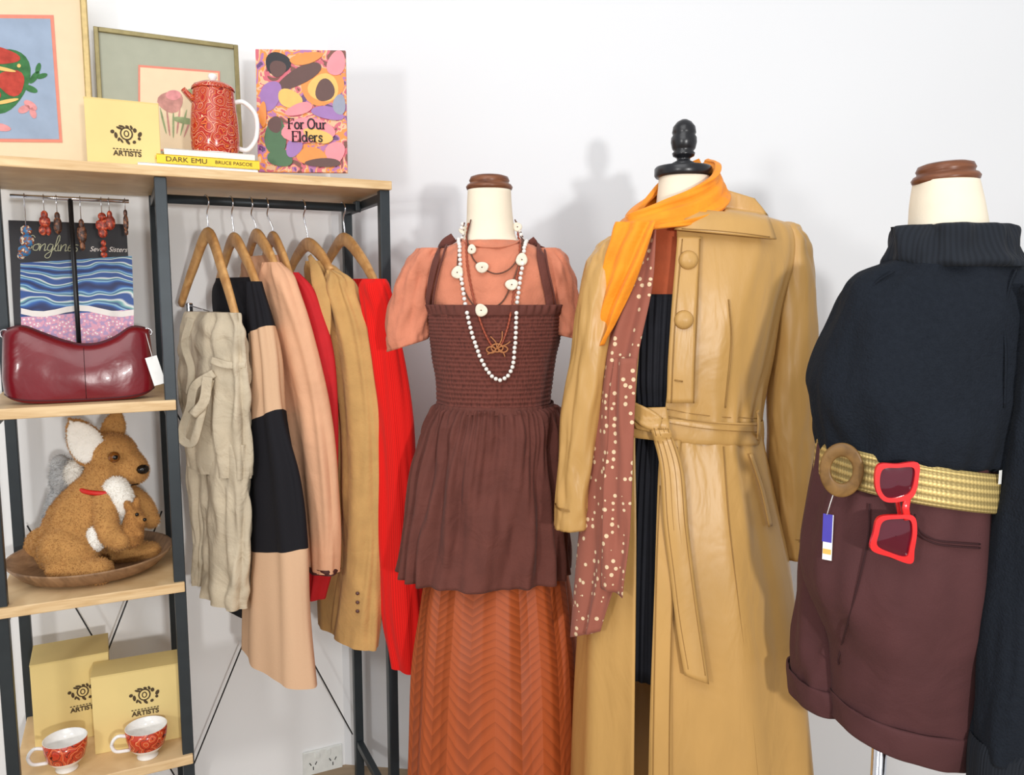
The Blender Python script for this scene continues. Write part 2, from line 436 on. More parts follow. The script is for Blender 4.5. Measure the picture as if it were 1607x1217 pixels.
def wr(amp, kx=3, kv=5, seed=0):
    return lambda th, v: amp*noise.noise(Vector((kx*cos(th)+seed, kx*sin(th)+seed*.7, kv*v)))
def pl(k, amp, grow=1, ph=0, jit=1.5):
    return lambda th, v: amp*(v**grow)*sin(k*th+ph+jit*noise.noise(Vector((2*cos(th), 2*sin(th), 1.5*v+ph))))
def add(*fs): return lambda th, v: sum(f(th, v) for f in fs)
def multi(lofts):
    def f(px, py):
        best = None
        for L in lofts:
            r = L.front(px, py)
            if r and (best is None or r[0].y < best[0].y): best = r
        if best is None: best = (at(px, py, lofts[0].Y), Vector((0, -1, 0)))
        return best
    return f
def spath(proj, pts, m, lift=0):
    P_, N_ = [], []
    for q in smooth_path(pts, m):
        r = proj(q[0], q[1]); P_.append(r[0]+r[1]*lift); N_.append(r[1])
    return P_, N_
def sheet(mb, A, B, proj=None, nu=14, nv=40, lift=.004, fold=None, mi=0):
    """cloth between two edge lines, lying on a surface (proj) or at the depth given in the third number"""
    G = []
    for i in range(nv):
        v = i/(nv-1.0); a = cr(A, v*(len(A)-1)); b_ = cr(B, v*(len(B)-1)); row = []
        for j in range(nu):
            u = j/(nu-1.0); q = [x+(y-x)*u for x, y in zip(a, b_)]
            if proj: p, N = proj(q[0], q[1])
            else: p, N = at(q[0], q[1], q[2]), Vector((0, -1, 0))
            d = CAM-p; d.z = 0; d.normalize()
            row.append(p+d*lift+N*(fold(u, v) if fold else 0))
        G.append(row)
    mb.grid(G, mi); return mb
class Panel:
    def __init__(s, o, X, Yv):
        s.o = Vector(o); s.X = Vector(X).normalized(); s.Yv = Vector(Yv).normalized(); s.N = s.X.cross(s.Yv).normalized()
    def p(s, px, py, lay=0):
        d = ray(px, py); t = (s.o-CAM).dot(s.N)/d.dot(s.N); return CAM+d*t+s.N*lay
    def mx(s, pos):
        m_ = Matrix((s.X, s.Yv, s.N)).transposed().to_4x4(); m_.translation = pos; return m_
    def poly(s, mb, pts, mi, lay): return mb.poly([s.p(x, y, lay) for x, y in pts], mi)
    def ell(s, mb, x, y, rx, ry, mi, lay, n=20, rot=0, wob=0):
        pts = []
        for k in range(n):
            a = 2*pi*k/n; q = 1+wob*sin(3*a+x)
            ex, ey = rx*cos(a)*q, ry*sin(a)*q
            pts.append((x+ex*cos(rot)-ey*sin(rot), y+ex*sin(rot)+ey*cos(rot)))
        return s.poly(mb, pts, mi, lay)
    def rect(s, x0, y0, x1, y1):
        """board size from the bottom-left corner, the top of its left edge and the foot of its right edge"""
        a = s.p(x0, y1); h = (s.p(x0, y0)-a).dot(s.Yv); w = (s.p(x1, y1)-a).dot(s.X); return a, w, h
    def bar(s, mb, a, x, y, w, h, th, mi=0, bev=0.0, lay=0):
        mb.box(s.mx(a+s.X*(x+w/2)+s.Yv*(y+h/2)-s.N*(th/2-lay)), (w, h, th), mi, bev)
    def slab(s, mb, x0, y0, x1, y1, th, mi=0, bev=0.0):
        a, w, h = s.rect(x0, y0, x1, y1); s.bar(mb, a, 0, 0, w, h, th, mi, bev)
    def frame(s, mb, a, w, h, t, th, bev):
        s.bar(mb, a, 0, 0, t, h, th, 0, bev); s.bar(mb, a, w-t, 0, t, h, th, 0, bev)
        s.bar(mb, a, t, 0, w-2*t, t, th, 0, bev); s.bar(mb, a, t, h-t, w-2*t, t, th, 0, bev)
def text(name, string, size, mx, m_, parent, shear=0, ext=.0004, sx=1, bold=0):
    cu = bpy.data.curves.new(name, 'FONT'); cu.body = string; cu.size = size; cu.align_x = 'CENTER'; cu.align_y = 'CENTER'
    cu.extrude = ext; cu.shear = shear; cu.offset = bold
    o = bpy.data.objects.new(name+' curve', cu); C.objects.link(o)
    dg = bpy.context.evaluated_depsgraph_get(); dg.update()
    me = bpy.data.meshes.new_from_object(o.evaluated_get(dg)); bpy.data.objects.remove(o)
    me.name = name; me.transform(mx @ Matrix.Diagonal((sx, 1, 1, 1))); me.materials.clear(); me.materials.append(m_)
    o = bpy.data.objects.new(name, me); C.objects.link(o)
    o.parent = parent; o.matrix_parent_inverse = Matrix.Translation(-WL[parent.name]); return o
GLY = {'S': ([(.45, .85), (.28, 1), (.06, .85), (.25, .52), (.38, .22), (.15, 0), (0, .12)], .42), 'o': ([(.3, .45), (.06, .36), (.06, .08), (.28, .04), (.35, .3), (.24, .46), (.44, .42)], .4),
       'n': ([(0, .45), (.03, 0), (.08, .3), (.25, .47), (.3, .3), (.3, .02), (.42, .08)], .4), 'g': ([(.32, .42), (.1, .44), (.05, .1), (.26, .06), (.34, .42), (.3, -.35), (.08, -.45), (.02, -.25), (.42, .1)], .4),
       'l': ([(0, .1), (.2, .6), (.2, 1), (.09, .92), (.08, .1), (.24, .02)], .22), 'i': ([(.02, .42), (.05, .05), (.17, .05)], .16), 'e': ([(.05, .22), (.3, .3), (.22, .47), (.05, .3), (.1, .03), (.35, .1)], .33),
       's': ([(.28, .42), (.1, .45), (.08, .3), (.25, .2), (.22, .02), (.02, .04)], .3)}
def script(name, string, size, mx, m_, parent, r):
    mb = MB(); x = -sum(GLY[c][1] for c in string)/2
    for c in string:
        g, w = GLY[c]
        mb.tube([mx @ Vector(((x+a+.25*b_)*size, (b_-.35)*size, .0006)) for a, b_ in smooth_path(g, 22)], r, 5)
        if c == 'i': mb.ell(mx @ Vector(((x+.2)*size, (.72-.35)*size, .0006)), (r*1.3,)*3, None, 0, 1)
        x += w
    return mb.build(name, m_, parent)
def oval(cx, cy, rx, ry): return [(cx+rx*cos(2*pi*k/24), cy+ry*sin(2*pi*k/24)) for k in range(25)]
SER = {'F': ([([(.1, 0), (.1, 1)], 1), ([(-.02, 1), (.58, 1)], 0), ([(.57, 1), (.57, .78)], 0), ([(.1, .52), (.42, .52)], 0), ([(.42, .62), (.42, .42)], 0), ([(-.04, 0), (.26, 0)], 0)], .62),
       'o': ([(oval(.27, .31, .22, .3), .8)], .58), 'r': ([([(.1, 0), (.1, .6)], 1), ([(.1, .4), (.22, .58), (.38, .58)], .6), ([(-.03, 0), (.25, 0)], 0), ([(-.03, .6), (.12, .6)], 0)], .44), ' ': ([], .28),
       'O': ([(oval(.38, .5, .33, .48), .9)], .82), 'u': ([([(.1, .6), (.1, .2), (.22, .03), (.38, .06), (.46, .2)], .8), ([(.46, .62), (.46, 0)], 1), ([(-.03, .6), (.12, .6)], 0), ([(.34, .6), (.48, .6)], 0), ([(.46, 0), (.6, 0)], 0)], .64),
       'E': ([([(.1, 0), (.1, 1)], 1), ([(-.02, 1), (.6, 1)], 0), ([(.6, 1), (.6, .8)], 0), ([(.1, .52), (.44, .52)], 0), ([(.44, .62), (.44, .42)], 0), ([(-.02, 0), (.62, 0)], 0), ([(.62, 0), (.62, .22)], 0)], .7),
       'l': ([([(.1, 0), (.1, 1)], 1), ([(-.03, 0), (.23, 0)], 0), ([(-.03, 1), (.12, 1)], 0)], .28), 'd': ([(oval(.25, .31, .2, .3), .8), ([(.48, 0), (.48, 1)], 1), ([(.34, 1), (.5, 1)], 0), ([(.48, 0), (.62, 0)], 0)], .64),
       'e': ([([(.06, .33), (.46, .33), (.43, .52), (.27, .62), (.11, .52), (.06, .3), (.14, .07), (.3, 0), (.48, .13)], .6)], .54), 's': ([([(.38, .48), (.26, .61), (.1, .52), (.13, .38), (.32, .26), (.37, .12), (.22, 0), (.04, .12)], .7), ([(.38, .6), (.38, .44)], 0), ([(.04, .02), (.04, .18)], 0)], .44)}
def serif(name, string, size, mx, m_, parent):
    mb = MB(); x = -sum(SER[c][1] for c in string)/2; N = (mx.to_3x3() @ Vector((0, 0, 1)))
    for c in string:
        gl, w = SER[c]
        for pts, wt in gl:
            m2 = len(pts) if len(pts) in (2, 25) else 18
            P_ = [mx @ Vector(((x+a)*size, (b_-.4)*size, 0)) for a, b_ in (pts if len(pts) in (2, 25) else smooth_path(pts, m2))]
            mb.band(P_, [N]*len(P_), size*(.075+.095*wt), .0012, n=8)
        x += w
    return mb.build(name, m_, parent)

# ------------------------------------------------------------------ the shelving unit's own axes
TH = math.radians(26); U = Vector((cos(TH), sin(TH), 0)); V = Vector((-sin(TH), cos(TH), 0))
O = at(272, 700, 1.85); O.z = 0; DEP = .40
def fp(px, py, off):
    d = ray(px, py); t = (O+V*off-CAM).dot(V)/d.dot(V); return CAM+d*t
def so(p): return (p-O).dot(U)
def up(s, off, z): return O+U*s+V*off+ZU*z
def um(s, off, z, rot=0):
    m_ = Matrix((U, V, ZU)).transposed().to_4x4() @ Matrix.Rotation(rot, 4, 'Z'); m_.translation = up(s, off, z); return m_
def upan(off, lean=0, z0=0, rot=0, s0=0):
    """a panel on the unit, turned by rot about the upright at s0; leans back about its foot at height z0"""
    X = U*cos(rot)+V*sin(rot); B = -U*sin(rot)+V*cos(rot)
    return Panel(up(s0, off, z0), X, ZU*cos(lean)+B*sin(lean))
sL = so(fp(12, 1100, 0)); sR = so(fp(611, 700, 0))
zT = fp(300, 265, 0).z; z2 = fp(262, 628, 0).z; z3 = fp(272, 915, 0).z; z4 = fp(294, 1184, 0).z

# ------------------------------------------------------------------ room
WOFF = .475
cp = fp(512, 30, WOFF); cp.z = 0
BA = math.radians(-7); BU = Vector((cos(BA), sin(BA), 0))
def wallbox(name, a, b_, h, m_, th=.08):
    d = b_-a; L = d.length; d.normalize(); n = Vector((d.y, -d.x, 0))   # toward the room
    mb = MB(); mx = Matrix((d, -n, ZU)).transposed().to_4x4(); mx.translation = (a+b_)/2-n*th/2+ZU*h/2
    mb.box(mx, (L, th, h)); o = mb.build(name, m_); tag(o, kind='structure'); return o
wallbox('wall_left', cp-U*3.0, cp, 3.0, M['wall_lit'])
wallbox('wall_back', cp, cp+BU*4.2, 3.0, M['wall'])
mb = MB(); mb.box(Matrix.Translation((0, .6, -.05)), (7, 7, .1)); tag(mb.build('floor', M['floor']), kind='structure')

# ------------------------------------------------------------------ shelving unit
unit = T('shelving_unit', 'dark grey steel shelving unit with pale wood shelves and a clothes rail', 'shelf', up((sL+sR)/2, DEP/2, 0))
pw = .026
for s_ in (sL, 0, sR):
    for off in (pw/2, DEP-pw/2):
        mb = MB(); mb.box(um(s_, off, (zT-.022)/2), (pw, pw, zT-.022), 0, .002); mb.build('post', M['steel'], unit)
    for zz in (zT-.04, z2-.04, z3-.04, .12):
        mb = MB(); mb.box(um(s_, DEP/2, zz), (.02, DEP-2*pw, .022), 0, .002); mb.build('crossbar', M['steel'], unit)
mb = MB(); mb.box(um((sL+sR)/2, DEP/2-.004, zT-.011), (sR-sL+.03, DEP+.02, .022), 0, .002); mb.build('top_board', M['shelf'], unit)
for zz in (z2, z3, z4):
    mb = MB(); mb.box(um(sL/2, DEP/2-.006, zz-.012), (-sL+.02, DEP+.006, .024), 0, .002); mb.build('shelf_board', M['shelf'], unit)
zr = fp(420, 320, DEP/2).z
mb = MB(); mb.tube([up(0, DEP/2, zr), up(sR-.01, DEP/2, zr)], .0115, 12); mb.build('clothes_rail', M['steel'], unit)
for s_ in (.014, sR-.02):
    mb = MB(); mb.box(um(s_, DEP/2, (zr+zT-.04)/2), (.014, .03, zT-.04-zr+.02), 0, .003); mb.build('rail_bracket', M['steel'], unit)
for a, b_ in (((0.02, 1.25), (sR-.02, .15)), ((sR-.02, 1.25), (.02, .15)), ((sL+.02, .95), (-.02, .15)), ((-.02, .95), (sL+.02, .15))):
    mb = MB(); mb.tube([up(a[0], DEP-.012, a[1]), up(b_[0], DEP-.012, b_[1])], .0022, 6); mb.build('brace_wire', M['black_metal'], unit)

# ------------------------------------------------------------------ on the top board
pn = upan(.31, .09, zT)
y0 = 246
pic = T('framed_picture', 'gilt framed picture with cream mount and green and red painted creature', 'picture', pn.p(20, y0))
a, w, h = pn.rect(-150, -70, 150, y0)
fr = MB(); pn.frame(fr, a, w, h, .016, .022, .003); fr.build('frame', M['goldframe'], pic)
mt = MB(); pn.bar(mt, a, .012, .012, w-.024, h-.024, .004, 0, 0, -.012); mt.build('mount', M['matcream'], pic)
q = Panel(pn.o-pn.N*.012, pn.X, pn.Yv)
ar = MB()
q.poly(ar, [(-105, 222), (98, 224), (84, 24), (-112, 22)], 0, .0015)
q.poly(ar, [(-100, 217), (93, 219), (79, 30), (-107, 28)], 1, .002)
q.ell(ar, 4, 126, 42, 52, 2, .0026, 30, .35, .05)
q.ell(ar, 18, 130, 22, 20, 3, .0032, 20, .5, .1); q.ell(ar, 2, 88, 28, 13, 3, .0032, 20, .2, .1)
q.ell(ar, -20, 150, 22, 12, 3, .0032); q.ell(ar, 0, 108, 26, 3, 6, .0036, 16, .2); q.ell(ar, 10, 160, 20, 3, 6, .0036, 16, -.2); q.ell(ar, 30, 104, 3, 3, 6, .0036)
for (x, y, rx, ry, ro) in ((54, 122, 12, 5, -.9), (48, 140, 12, 5, .4), (60, 108, 9, 4, -1.3), (66, 120, 9, 4, -.3)): q.ell(ar, x, y, rx, ry, 2, .003, 14, ro)
for (x, y, rx, ry, ro) in ((48, 166, 12, 6, .6), (38, 172, 10, 6, -.4), (52, 178, 9, 5, 1.2), (0, 200, 18, 6, .2)): q.ell(ar, x, y, rx, ry, 4, .003, 14, ro)
ar.build('artwork', [M['coral'], M['artblue'], M['green'], M['artred'], M['pink'], M['sagep'], M['c_gold']], pic)

pn = upan(.345, .06, zT)
pic = T('framed_picture', 'narrow antique gilt framed picture with sage mount, standing behind the patterned jug', 'picture', pn.p(270, 250))
a, w, h = pn.rect(158, 42, 382, 252)
fr = MB(); pn.frame(fr, a, w, h, .0115, .014, .0015); fr.build('frame', M['goldframe2'], pic)
mt = MB(); pn.bar(mt, a, .008, .008, w-.016, h-.016, .004, 0, 0, -.008); mt.build('mount', M['matsage'], pic)
q = Panel(pn.o-pn.N*.008, pn.X, pn.Yv)
ar = MB(); q.poly(ar, [(217, 236), (345, 240), (345, 112), (217, 102)], 0, .0015); q.poly(ar, [(220, 234), (342, 237), (342, 115), (220, 106)], 1, .002)
q.ell(ar, 268, 160, 20, 17, 2, .003, 18, 0, .08); q.ell(ar, 272, 150, 12, 8, 3, .0034)
for k in range(6): q.ell(ar, 256+8*k, 190+3*(k % 3), 1.6, 22, 2 if k % 2 else 4, .0028, 12, .12*(k-2))
q.ell(ar, 305, 150, 14, 9, 4, .003, 16, .5); q.ell(ar, 290, 190, 20, 5, 4, .003, 14, .2)
ar.build('artwork', [M['coral'], M['matcream'], M['dusk'], M['pink'], M['sagep']], pic)

# gold card gift boxes with printed emblem
def giftbox(label, px0, px1, pyt, pyb, off, rot, zb, dep, grp, ly, ls, lx=.5):
    s0 = so(fp(px0, pyb, off)); s1 = so(fp(px1, pyb, off)); w = s1-s0; h = fp((px0+px1)/2, pyt, off).z-zb
    c = up((s0+s1)/2, off+dep/2, zb)
    t = T('gift_box', label, 'box', c, grp)
    mx = um((s0+s1)/2, off+dep/2, zb, rot)
    mb = MB(); mb.box(mx @ Matrix.Translation((0, 0, h*.5)), (w, dep, h), 0, .0015); mb.build('carton', M['kraft'], t)
    mb = MB(); mb.box(mx @ Matrix.Translation((0, 0, h*.995)), (w*1.006, dep*1.006, .004), 0, .001); mb.build('lid_flap', M['kraftd'], t)
    X = (mx.to_3x3() @ Vector((1, 0, 0))); fc = mx @ Vector((0, -dep/2-.0006, 0))
    pan = Panel(fc, X, ZU)
    def toP(u_, v_): return fc+X*(u_*w/2)+ZU*(v_*h)
    mb = MB(); CX = (lx-.5)*2
    def E(u_, v_, rx, ry, rot2, mi, lay):
        pts = []
        for k in range(14):
            a = 2*pi*k/14; ex, ey = rx*cos(a), ry*sin(a)
            pts.append(toP(u_, v_)+X*(ex*cos(rot2)-ey*sin(rot2))+ZU*(ex*sin(rot2)+ey*cos(rot2))+pan.N*lay)
        mb.poly(pts, mi)
    r = ls*.5
    E(CX, ly, r*.5, r*.54, 0, 0, .0004); E(CX, ly, r*.38, r*.42, 0, 1, .0007); E(CX, ly, r*.22, r*.28, 0, 0, .001); E(CX, ly, r*.12, r*.18, 0, 1, .0013)
    er = random.Random(5)
    for k in range(13):
        a = 2*pi*k/13+er.uniform(-.12, .12); rr = r*er.uniform(.68, .98)
        E(CX+2*rr*1.12*cos(a)/w, ly+rr*.86*sin(a)/h, r*er.uniform(.12, .26), r*er.uniform(.08, .15), a+er.uniform(.2, 1.4), 0, .0004)
    for k in range(9): E(CX+2*(k-4)*r*.25/w, ly-r*1.26/h, r*.09, r*.05, 0, 0, .0004)
    mb.build('printed_emblem', [M['ink'], M['kraft']], t)
    text('lettering', 'ARTISTS', r*.58, pan.mx(toP(CX, ly-r*1.62/h)+pan.N*.0004), M['ink'], t, bold=.0005)
    return t
giftbox('pale gold card gift box standing on top of the shelving unit', 137, 253, 158, 252, .10, 0, zT, .06, 'gold card gift boxes', .53, .056, .54)
giftbox('pale gold gift box on the bottom shelf, left and behind the other box', 52, 176, 1034, 1140, .19, .02, z4, .13, 'gold card gift boxes', .58, .056, .64)
giftbox('pale gold gift box on the bottom shelf, right and in front of the other box', 150, 290, 1052, 1172, .09, -.05, z4, .09, 'gold card gift boxes', .67, .058, .58)

# books lying under the jug
def flatbook(name, label, px0, px1, off, z0, h, dep, mcov, rot=0):
    s0 = so(fp(px0, 250, off)); s1 = so(fp(px1, 250, off)); w = s1-s0
    mx = um((s0+s1)/2, off+dep/2, z0, rot)
    t = T(name, label, 'book', up((s0+s1)/2, off+dep/2, z0), 'books lying on the top board')
    mb = MB()
    mb.box(mx @ Matrix.Translation((0, 0, .001)), (w, dep, .002)); mb.box(mx @ Matrix.Translation((0, 0, h-.001)), (w, dep, .002))
    mb.box(mx @ Matrix.Translation((0, -dep/2+.001, h/2)), (w, .002, h)); mb.build('cover', mcov, t)
    mb = MB(); mb.box(mx @ Matrix.Translation((0, .002, h/2)), (w-.006, dep-.008, h-.004)); mb.build('pages', M['white'], t)
    return t, mx, w
flatbook('paperback_book', 'thin white book at the bottom of the stack under the jug', 216, 404, .03, zT, .012, .15, M['white'])
t, mx, w = flatbook('paperback_book', 'yellow paperback lying in the middle of the stack under the jug', 246, 407, .035, zT+.0125, .022, .14, M['yellow'])
mm = mx @ Matrix.Translation((0, -.0706, .011)) @ Matrix.Rotation(pi/2, 4, 'X')
text('title_lettering', 'DARK EMU', .016, mm @ Matrix.Translation((-w*.22, 0, 0)), M['ink'], t, sx=1.15)
text('author_lettering', 'BRUCE PASCOE', .011, mm @ Matrix.Translation((w*.24, 0, 0)), M['ink'], t, sx=1.1)
flatbook('paperback_book', 'white paperback directly under the jug, topmost of its stack', 258, 400, .05, zT+.035, .016, .13, M['c_white'])
# patterned jug
zj = zT+.0515; jc = up(so(fp(338, 228, .12)), .12, zj)
jug = T('lidded_jug', 'red patterned china jug with white handle and lid on a stack of books', 'jug', jc)
k = (fp(377, 190, .12)-fp(300, 190, .12)).length/2
Hj = fp(338, 142, .12).z-zj
JM = Matrix((U, V, ZU)).transposed().to_4x4(); JM.translation = jc
mb = MB(); mb.lathe([(0, 0), (k*.86, 0), (k*.9, .004), (k*.97, Hj*.12), (k, Hj*.3), (k*.96, Hj*.55), (k*.88, Hj*.8), (k*.84, Hj*.95), (k*.86, Hj), (k*.81, Hj), (k*.79, Hj*.9)], JM, 40, lambda v: 1 if v < .2 or v > .85 else 0)
mb.build('body', [M['china_red'], M['china']], jug)
mb = MB(); mb.band([JM @ Vector((-k*.72, 0, Hj*.78)), JM @ Vector((-k*.98, 0, Hj*.88)), JM @ Vector((-k*1.2, 0, Hj*.97))], [ZU]*3, lambda v: k*(.8-.45*v), .012, 0); mb.build('spout', M['china_red'], jug)
mb = MB(); hp = smooth_path([(k*.78, Hj*.84), (k*1.25, Hj*.86), (k*1.72, Hj*.68), (k*1.72, Hj*.35), (k*1.35, Hj*.14), (k*.93, Hj*.14)], 26)
mb.tube([JM @ Vector((x, 0, z)) for x, z in hp], .0058, 10); mb.build('handle', M['china'], jug)
lid = MB(); lid.lathe([(k*.88, Hj-.001), (k*.88, Hj+.003), (k*.78, Hj+.010), (k*.5, Hj+.017), (.006, Hj+.020), (0, Hj+.020)], JM, 32); lo = lid.build('lid', M['china_red'], jug)
mb = MB(); mb.lathe([(.005, Hj+.019), (.0055, Hj+.023), (.011, Hj+.030), (.009, Hj+.037), (0, Hj+.040)], JM, 20); mb.build('knob', M['china'], lo)
# standing picture book, turned to face the room
sbk = so(fp(476, 268, .10))
pn = upan(.10, .05, zT, -TH+.05, sbk)
bk = T('picture_book', 'upright picture book with bright swirling cover, reading For Our Elders', 'book', pn.p(476, 268))
mb = MB(); pn.slab(mb, 405, 77, 545, 270, .012, 0, .001); mb.build('cover', M['cover'], bk)
ar = MB()
for i, (x, y, rx, ry, mi, ro) in enumerate(((505, 135, 34, 30, 0, 0), (508, 138, 24, 22, 1, 0), (510, 142, 15, 18, 2, .2), (436, 100, 20, 18, 7, .2), (436, 108, 13, 13, 2, 0), (470, 120, 40, 13, 2, -.5),
      (425, 150, 16, 24, 3, .3), (455, 155, 20, 14, 1, .4), (528, 100, 14, 20, 4, .3), (480, 92, 26, 9, 0, -.2), (433, 215, 17, 30, 5, 0), (432, 196, 11, 13, 2, 0), (440, 248, 20, 14, 5, .2),
      (526, 240, 15, 18, 4, .4), (490, 246, 24, 14, 0, .1), (515, 178, 26, 10, 3, .2), (470, 172, 22, 9, 4, -.3), (533, 165, 10, 16, 6, 0), (413, 180, 6, 20, 0, 0), (462, 232, 12, 16, 3, .5), (508, 256, 28, 7, 2, 0), (484, 206, 42, 20, 4, 0), (500, 214, 24, 10, 1, .3))):
    pn.ell(ar, x, y, rx, ry, mi, .0006+.0002*i, 22, ro, .06)
ar.build('cover_artwork', [M['c_orange'], M['c_gold'], M['c_brown'], M['c_purple'], M['c_pink'], M['c_green'], M['c_grey'], M['c_black']], bk)
for s_, y in (('For Our', 197), ('Elders', 217)):
    serif('title_lettering', s_, .0255, pn.mx(pn.p(483, y, .0066)), M['c_black'], bk)

# ------------------------------------------------------------------ second shelf: book, earring stand, handbag
pn = upan(.25, .12, z2)
bk = T('art_book', 'black topped art book with blue wave painting, leaning behind the earring stand', 'book', pn.p(120, 560))
mb = MB(); pn.slab(mb, 27, 346, 212, 600, .014, 0, .001); mb.build('cover', M['c_black'], bk)
ar = MB(); pn.poly(ar, [(32, 498), (210, 486), (207, 402), (32, 413)], 0, .0008)
pn.poly(ar, [(34, 596), (210, 590), (210, 486), (33, 498)], 1, .0008)
w1 = [(33+i*17.7, 484+5*sin(i*.9)) for i in range(11)]
pn.poly(ar, w1+[(x, y+9) for x, y in w1[::-1]], 2, .0014)
ar.build('cover_painting', [M['waves'], M['pinkdots'], M['c_white'], M['c_white']], bk)
script('title_lettering', 'Songlines', .038, pn.mx(pn.p(80, 386, .0006)), M['title'], bk, .0010)
text('subtitle_lettering', 'Seven Sisters', .018, pn.mx(pn.p(170, 392, .001)), M['c_white'], bk, shear=.4, sx=.9)

est = T('earring_stand', 'slim chrome T-shaped earring stand on the second shelf', 'stand', up(so(fp(118, 545, .15)), .15, z2))
ep = lambda x, y, o=.15: fp(x, y, o)
pA = ep(110, 312); sA = so(pA)
bar_z = pA.z
s0, s1 = so(ep(16, 312)), so(ep(202, 312))
mb = MB(); mb.tube([up(s0, .15, bar_z), up(s1, .15, bar_z)], .0045, 10); mb.build('crossbar', M['chrome'], est)
mb = MB(); mb.tube([up(sA, .15, z2+.006), up(sA, .15, bar_z)], .0055, 10); mb.build('pole', M['black_metal'], est)
mb = MB(); mb.lathe([(0, 0), (.045, 0), (.045, .004), (.01, .008), (0, .008)], um(sA, .15, z2)); mb.build('base', M['chrome'], est)
def earring(label, px, drops, mk):
    s_ = so(ep(px, 340)); o_ = .1465
    t = T('earring', label, 'earring', up(s_, o_, bar_z-.01), 'earrings hanging from the stand')
    yb = drops[0][0]-drops[0][2]
    zt = ep(px, yb).z
    mb = MB(); mb.tube([up(s_, .156, bar_z-.004), up(s_, .154, bar_z+.0065), up(s_, .146, bar_z+.0065), up(s_, .1445, bar_z-.006), up(s_, .1445, zt)], .0009, 6); mb.build('ear_wire', M['chrome'], t)
    mb = MB(); k_ = .00152
    for (y, rx, ry, ox) in drops:
        c = up(s_+ox*k_, .1445, ep(px, y).z)
        R = Matrix((U, V, ZU)).transposed()
        mb.ell(c, (rx*k_, min(rx, 5)*k_*.6, ry*k_), R, 0, 2)
    mb.build('charm', mk, t); return t
earring('long earring of blue and brown beads, at the left end of the bar', 40, [(362, 8, 8, 0), (378, 10, 10, 0), (394, 9, 9, -4), (402, 5, 6, -9)], M['e_blue'])
earring('burnt red animal shaped earring next to the long beaded one', 70, [(338, 5, 7, 0), (348, 8, 9, 0), (362, 6, 8, -3), (362, 4, 8, 4)], M['e_red'])
earring('dark brown oblong earring left of the stand pole', 90, [(340, 4, 7, 0), (354, 6, 14, 0)], M['e_brown'])
earring('dark reddish slim earring just right of the stand pole', 127, [(352, 4, 8, 0), (368, 7, 16, 0), (386, 4, 8, 0)], M['e_brown'])
earring('red figure earring with grey bead tail', 160, [(340, 6, 6, 0), (354, 10, 10, 0), (366, 7, 8, 0), (382, 4, 5, 0), (391, 5, 5, 0), (400, 5, 5, 0)], M['e_red'])
earring('rust red leaf earring beside the figure earring', 172, [(338, 4, 7, 0), (350, 8, 12, 0)], M['e_red'])
earring('slim brown drop earring at the right end of the bar', 197, [(335, 3, 6, 0), (350, 4, 14, 0), (365, 3, 5, 0)], M['e_brown'])

# handbag
bo = .075
sa, sb = so(fp(2, 580, bo)), so(fp(243, 580, bo)); Lb = sb-sa
bag = T('handbag', 'glossy burgundy leather baguette handbag on the second shelf', 'handbag', up((sa+sb)/2, bo, z2))
topz = [fp(2+241*i/8., y, bo).z for i, y in enumerate((520, 513, 523, 534, 541, 540, 530, 514, 517))]
def bag_top(u_): return cr([(z,) for z in topz], u_*8)[0]
def bag_p(u_, q, side):
    W = .038*(max(0, 1-abs(2*u_-1)**6))**.5+.005
    hw = W*math.sqrt(max(0.0, 1-((q-.28)/.78)**2))
    hw = max(hw, .004)*(1 if q < .97 else .6)
    h = bag_top(u_)-z2-.002
    z = z2+.002+h*q
    round_ = .02*(1-min(1, q/.15))*abs(2*u_-1)**6
    ins = (.012*abs(q-.35)**1.0)*(2*u_-1)
    pl_ = .0015*sin(9*u_+3)*sin(pi*q)+.002*noise.noise(Vector((7*u_, 3*q, side)))*sin(pi*q)
    return up(sa+Lb*u_-ins, bo+side*(hw+pl_), z+round_)
G = []
for i in range(49):
    u_ = i/48.; row = [bag_p(u_, k_/20., -1) for k_ in range(21)]+[bag_p(u_, k_/20., 1) for k_ in range(20, -1, -1)]
    G.append(row)
mb = MB(); R = mb.grid(G, 0, True); mb.cap(R[0]); mb.cap(R[-1], 0, True); mb.build('bag_body', M['burgundy'], bag)
mb = MB(); mb.tube([bag_p(.53, k_/20., -1)-V*.0004 for k_ in range(1, 20)], .0008, 6); mb.build('front_seam', M['burgundyd'], bag)
mb = MB(); mb.tube([bag_p(i/30., .04, -1)-V*.001 for i in range(31)], .0018, 6); mb.build('base_seam', M['burgundyd'], bag)
mb = MB(); mb.tube([bag_p(.03+.94*i/30., 1.0, 0)+ZU*.001 for i in range(31)], .003, 6); mb.build('zip', M['burgundyd'], bag)
for u_ in (.015, .985):
    c = bag_p(u_, .93, 0); mb = MB(); mb.tube([c+U*.009*cos(a*pi/8)+ZU*(.009*sin(a*pi/8)+.004) for a in range(16)], .0017, 8, closed=True); mb.build('strap_ring', M['chrome'], bag)
a_, b_ = bag_p(.015, .95, 0), bag_p(.985, .95, 0)
mb = MB(); sp_ = smooth_path([tuple(a_), tuple(a_+V*.05+U*.02-ZU*.0), tuple(up(sa+Lb*.25, bo+.07, z2+.06)), tuple(up(sa+Lb*.75, bo+.07, z2+.06)), tuple(b_+V*.05-U*.02), tuple(b_)], 30)
mb.band([Vector(p) for p in sp_], [ZU]*30, .014, .003); mb.build('strap', M['burgundy'], bag)
c = fp(244, 582, bo-.045); pt_ = T('price_tag', 'white price tag hanging on a cord from the burgundy handbag', 'tag', c)
mb = MB(); mx = um(so(c), bo-.045, c.z) @ Matrix.Rotation(-.25, 4, 'Y'); mb.box(mx, (.026, .001, .068)); mb.build('card', M['white'], pt_)
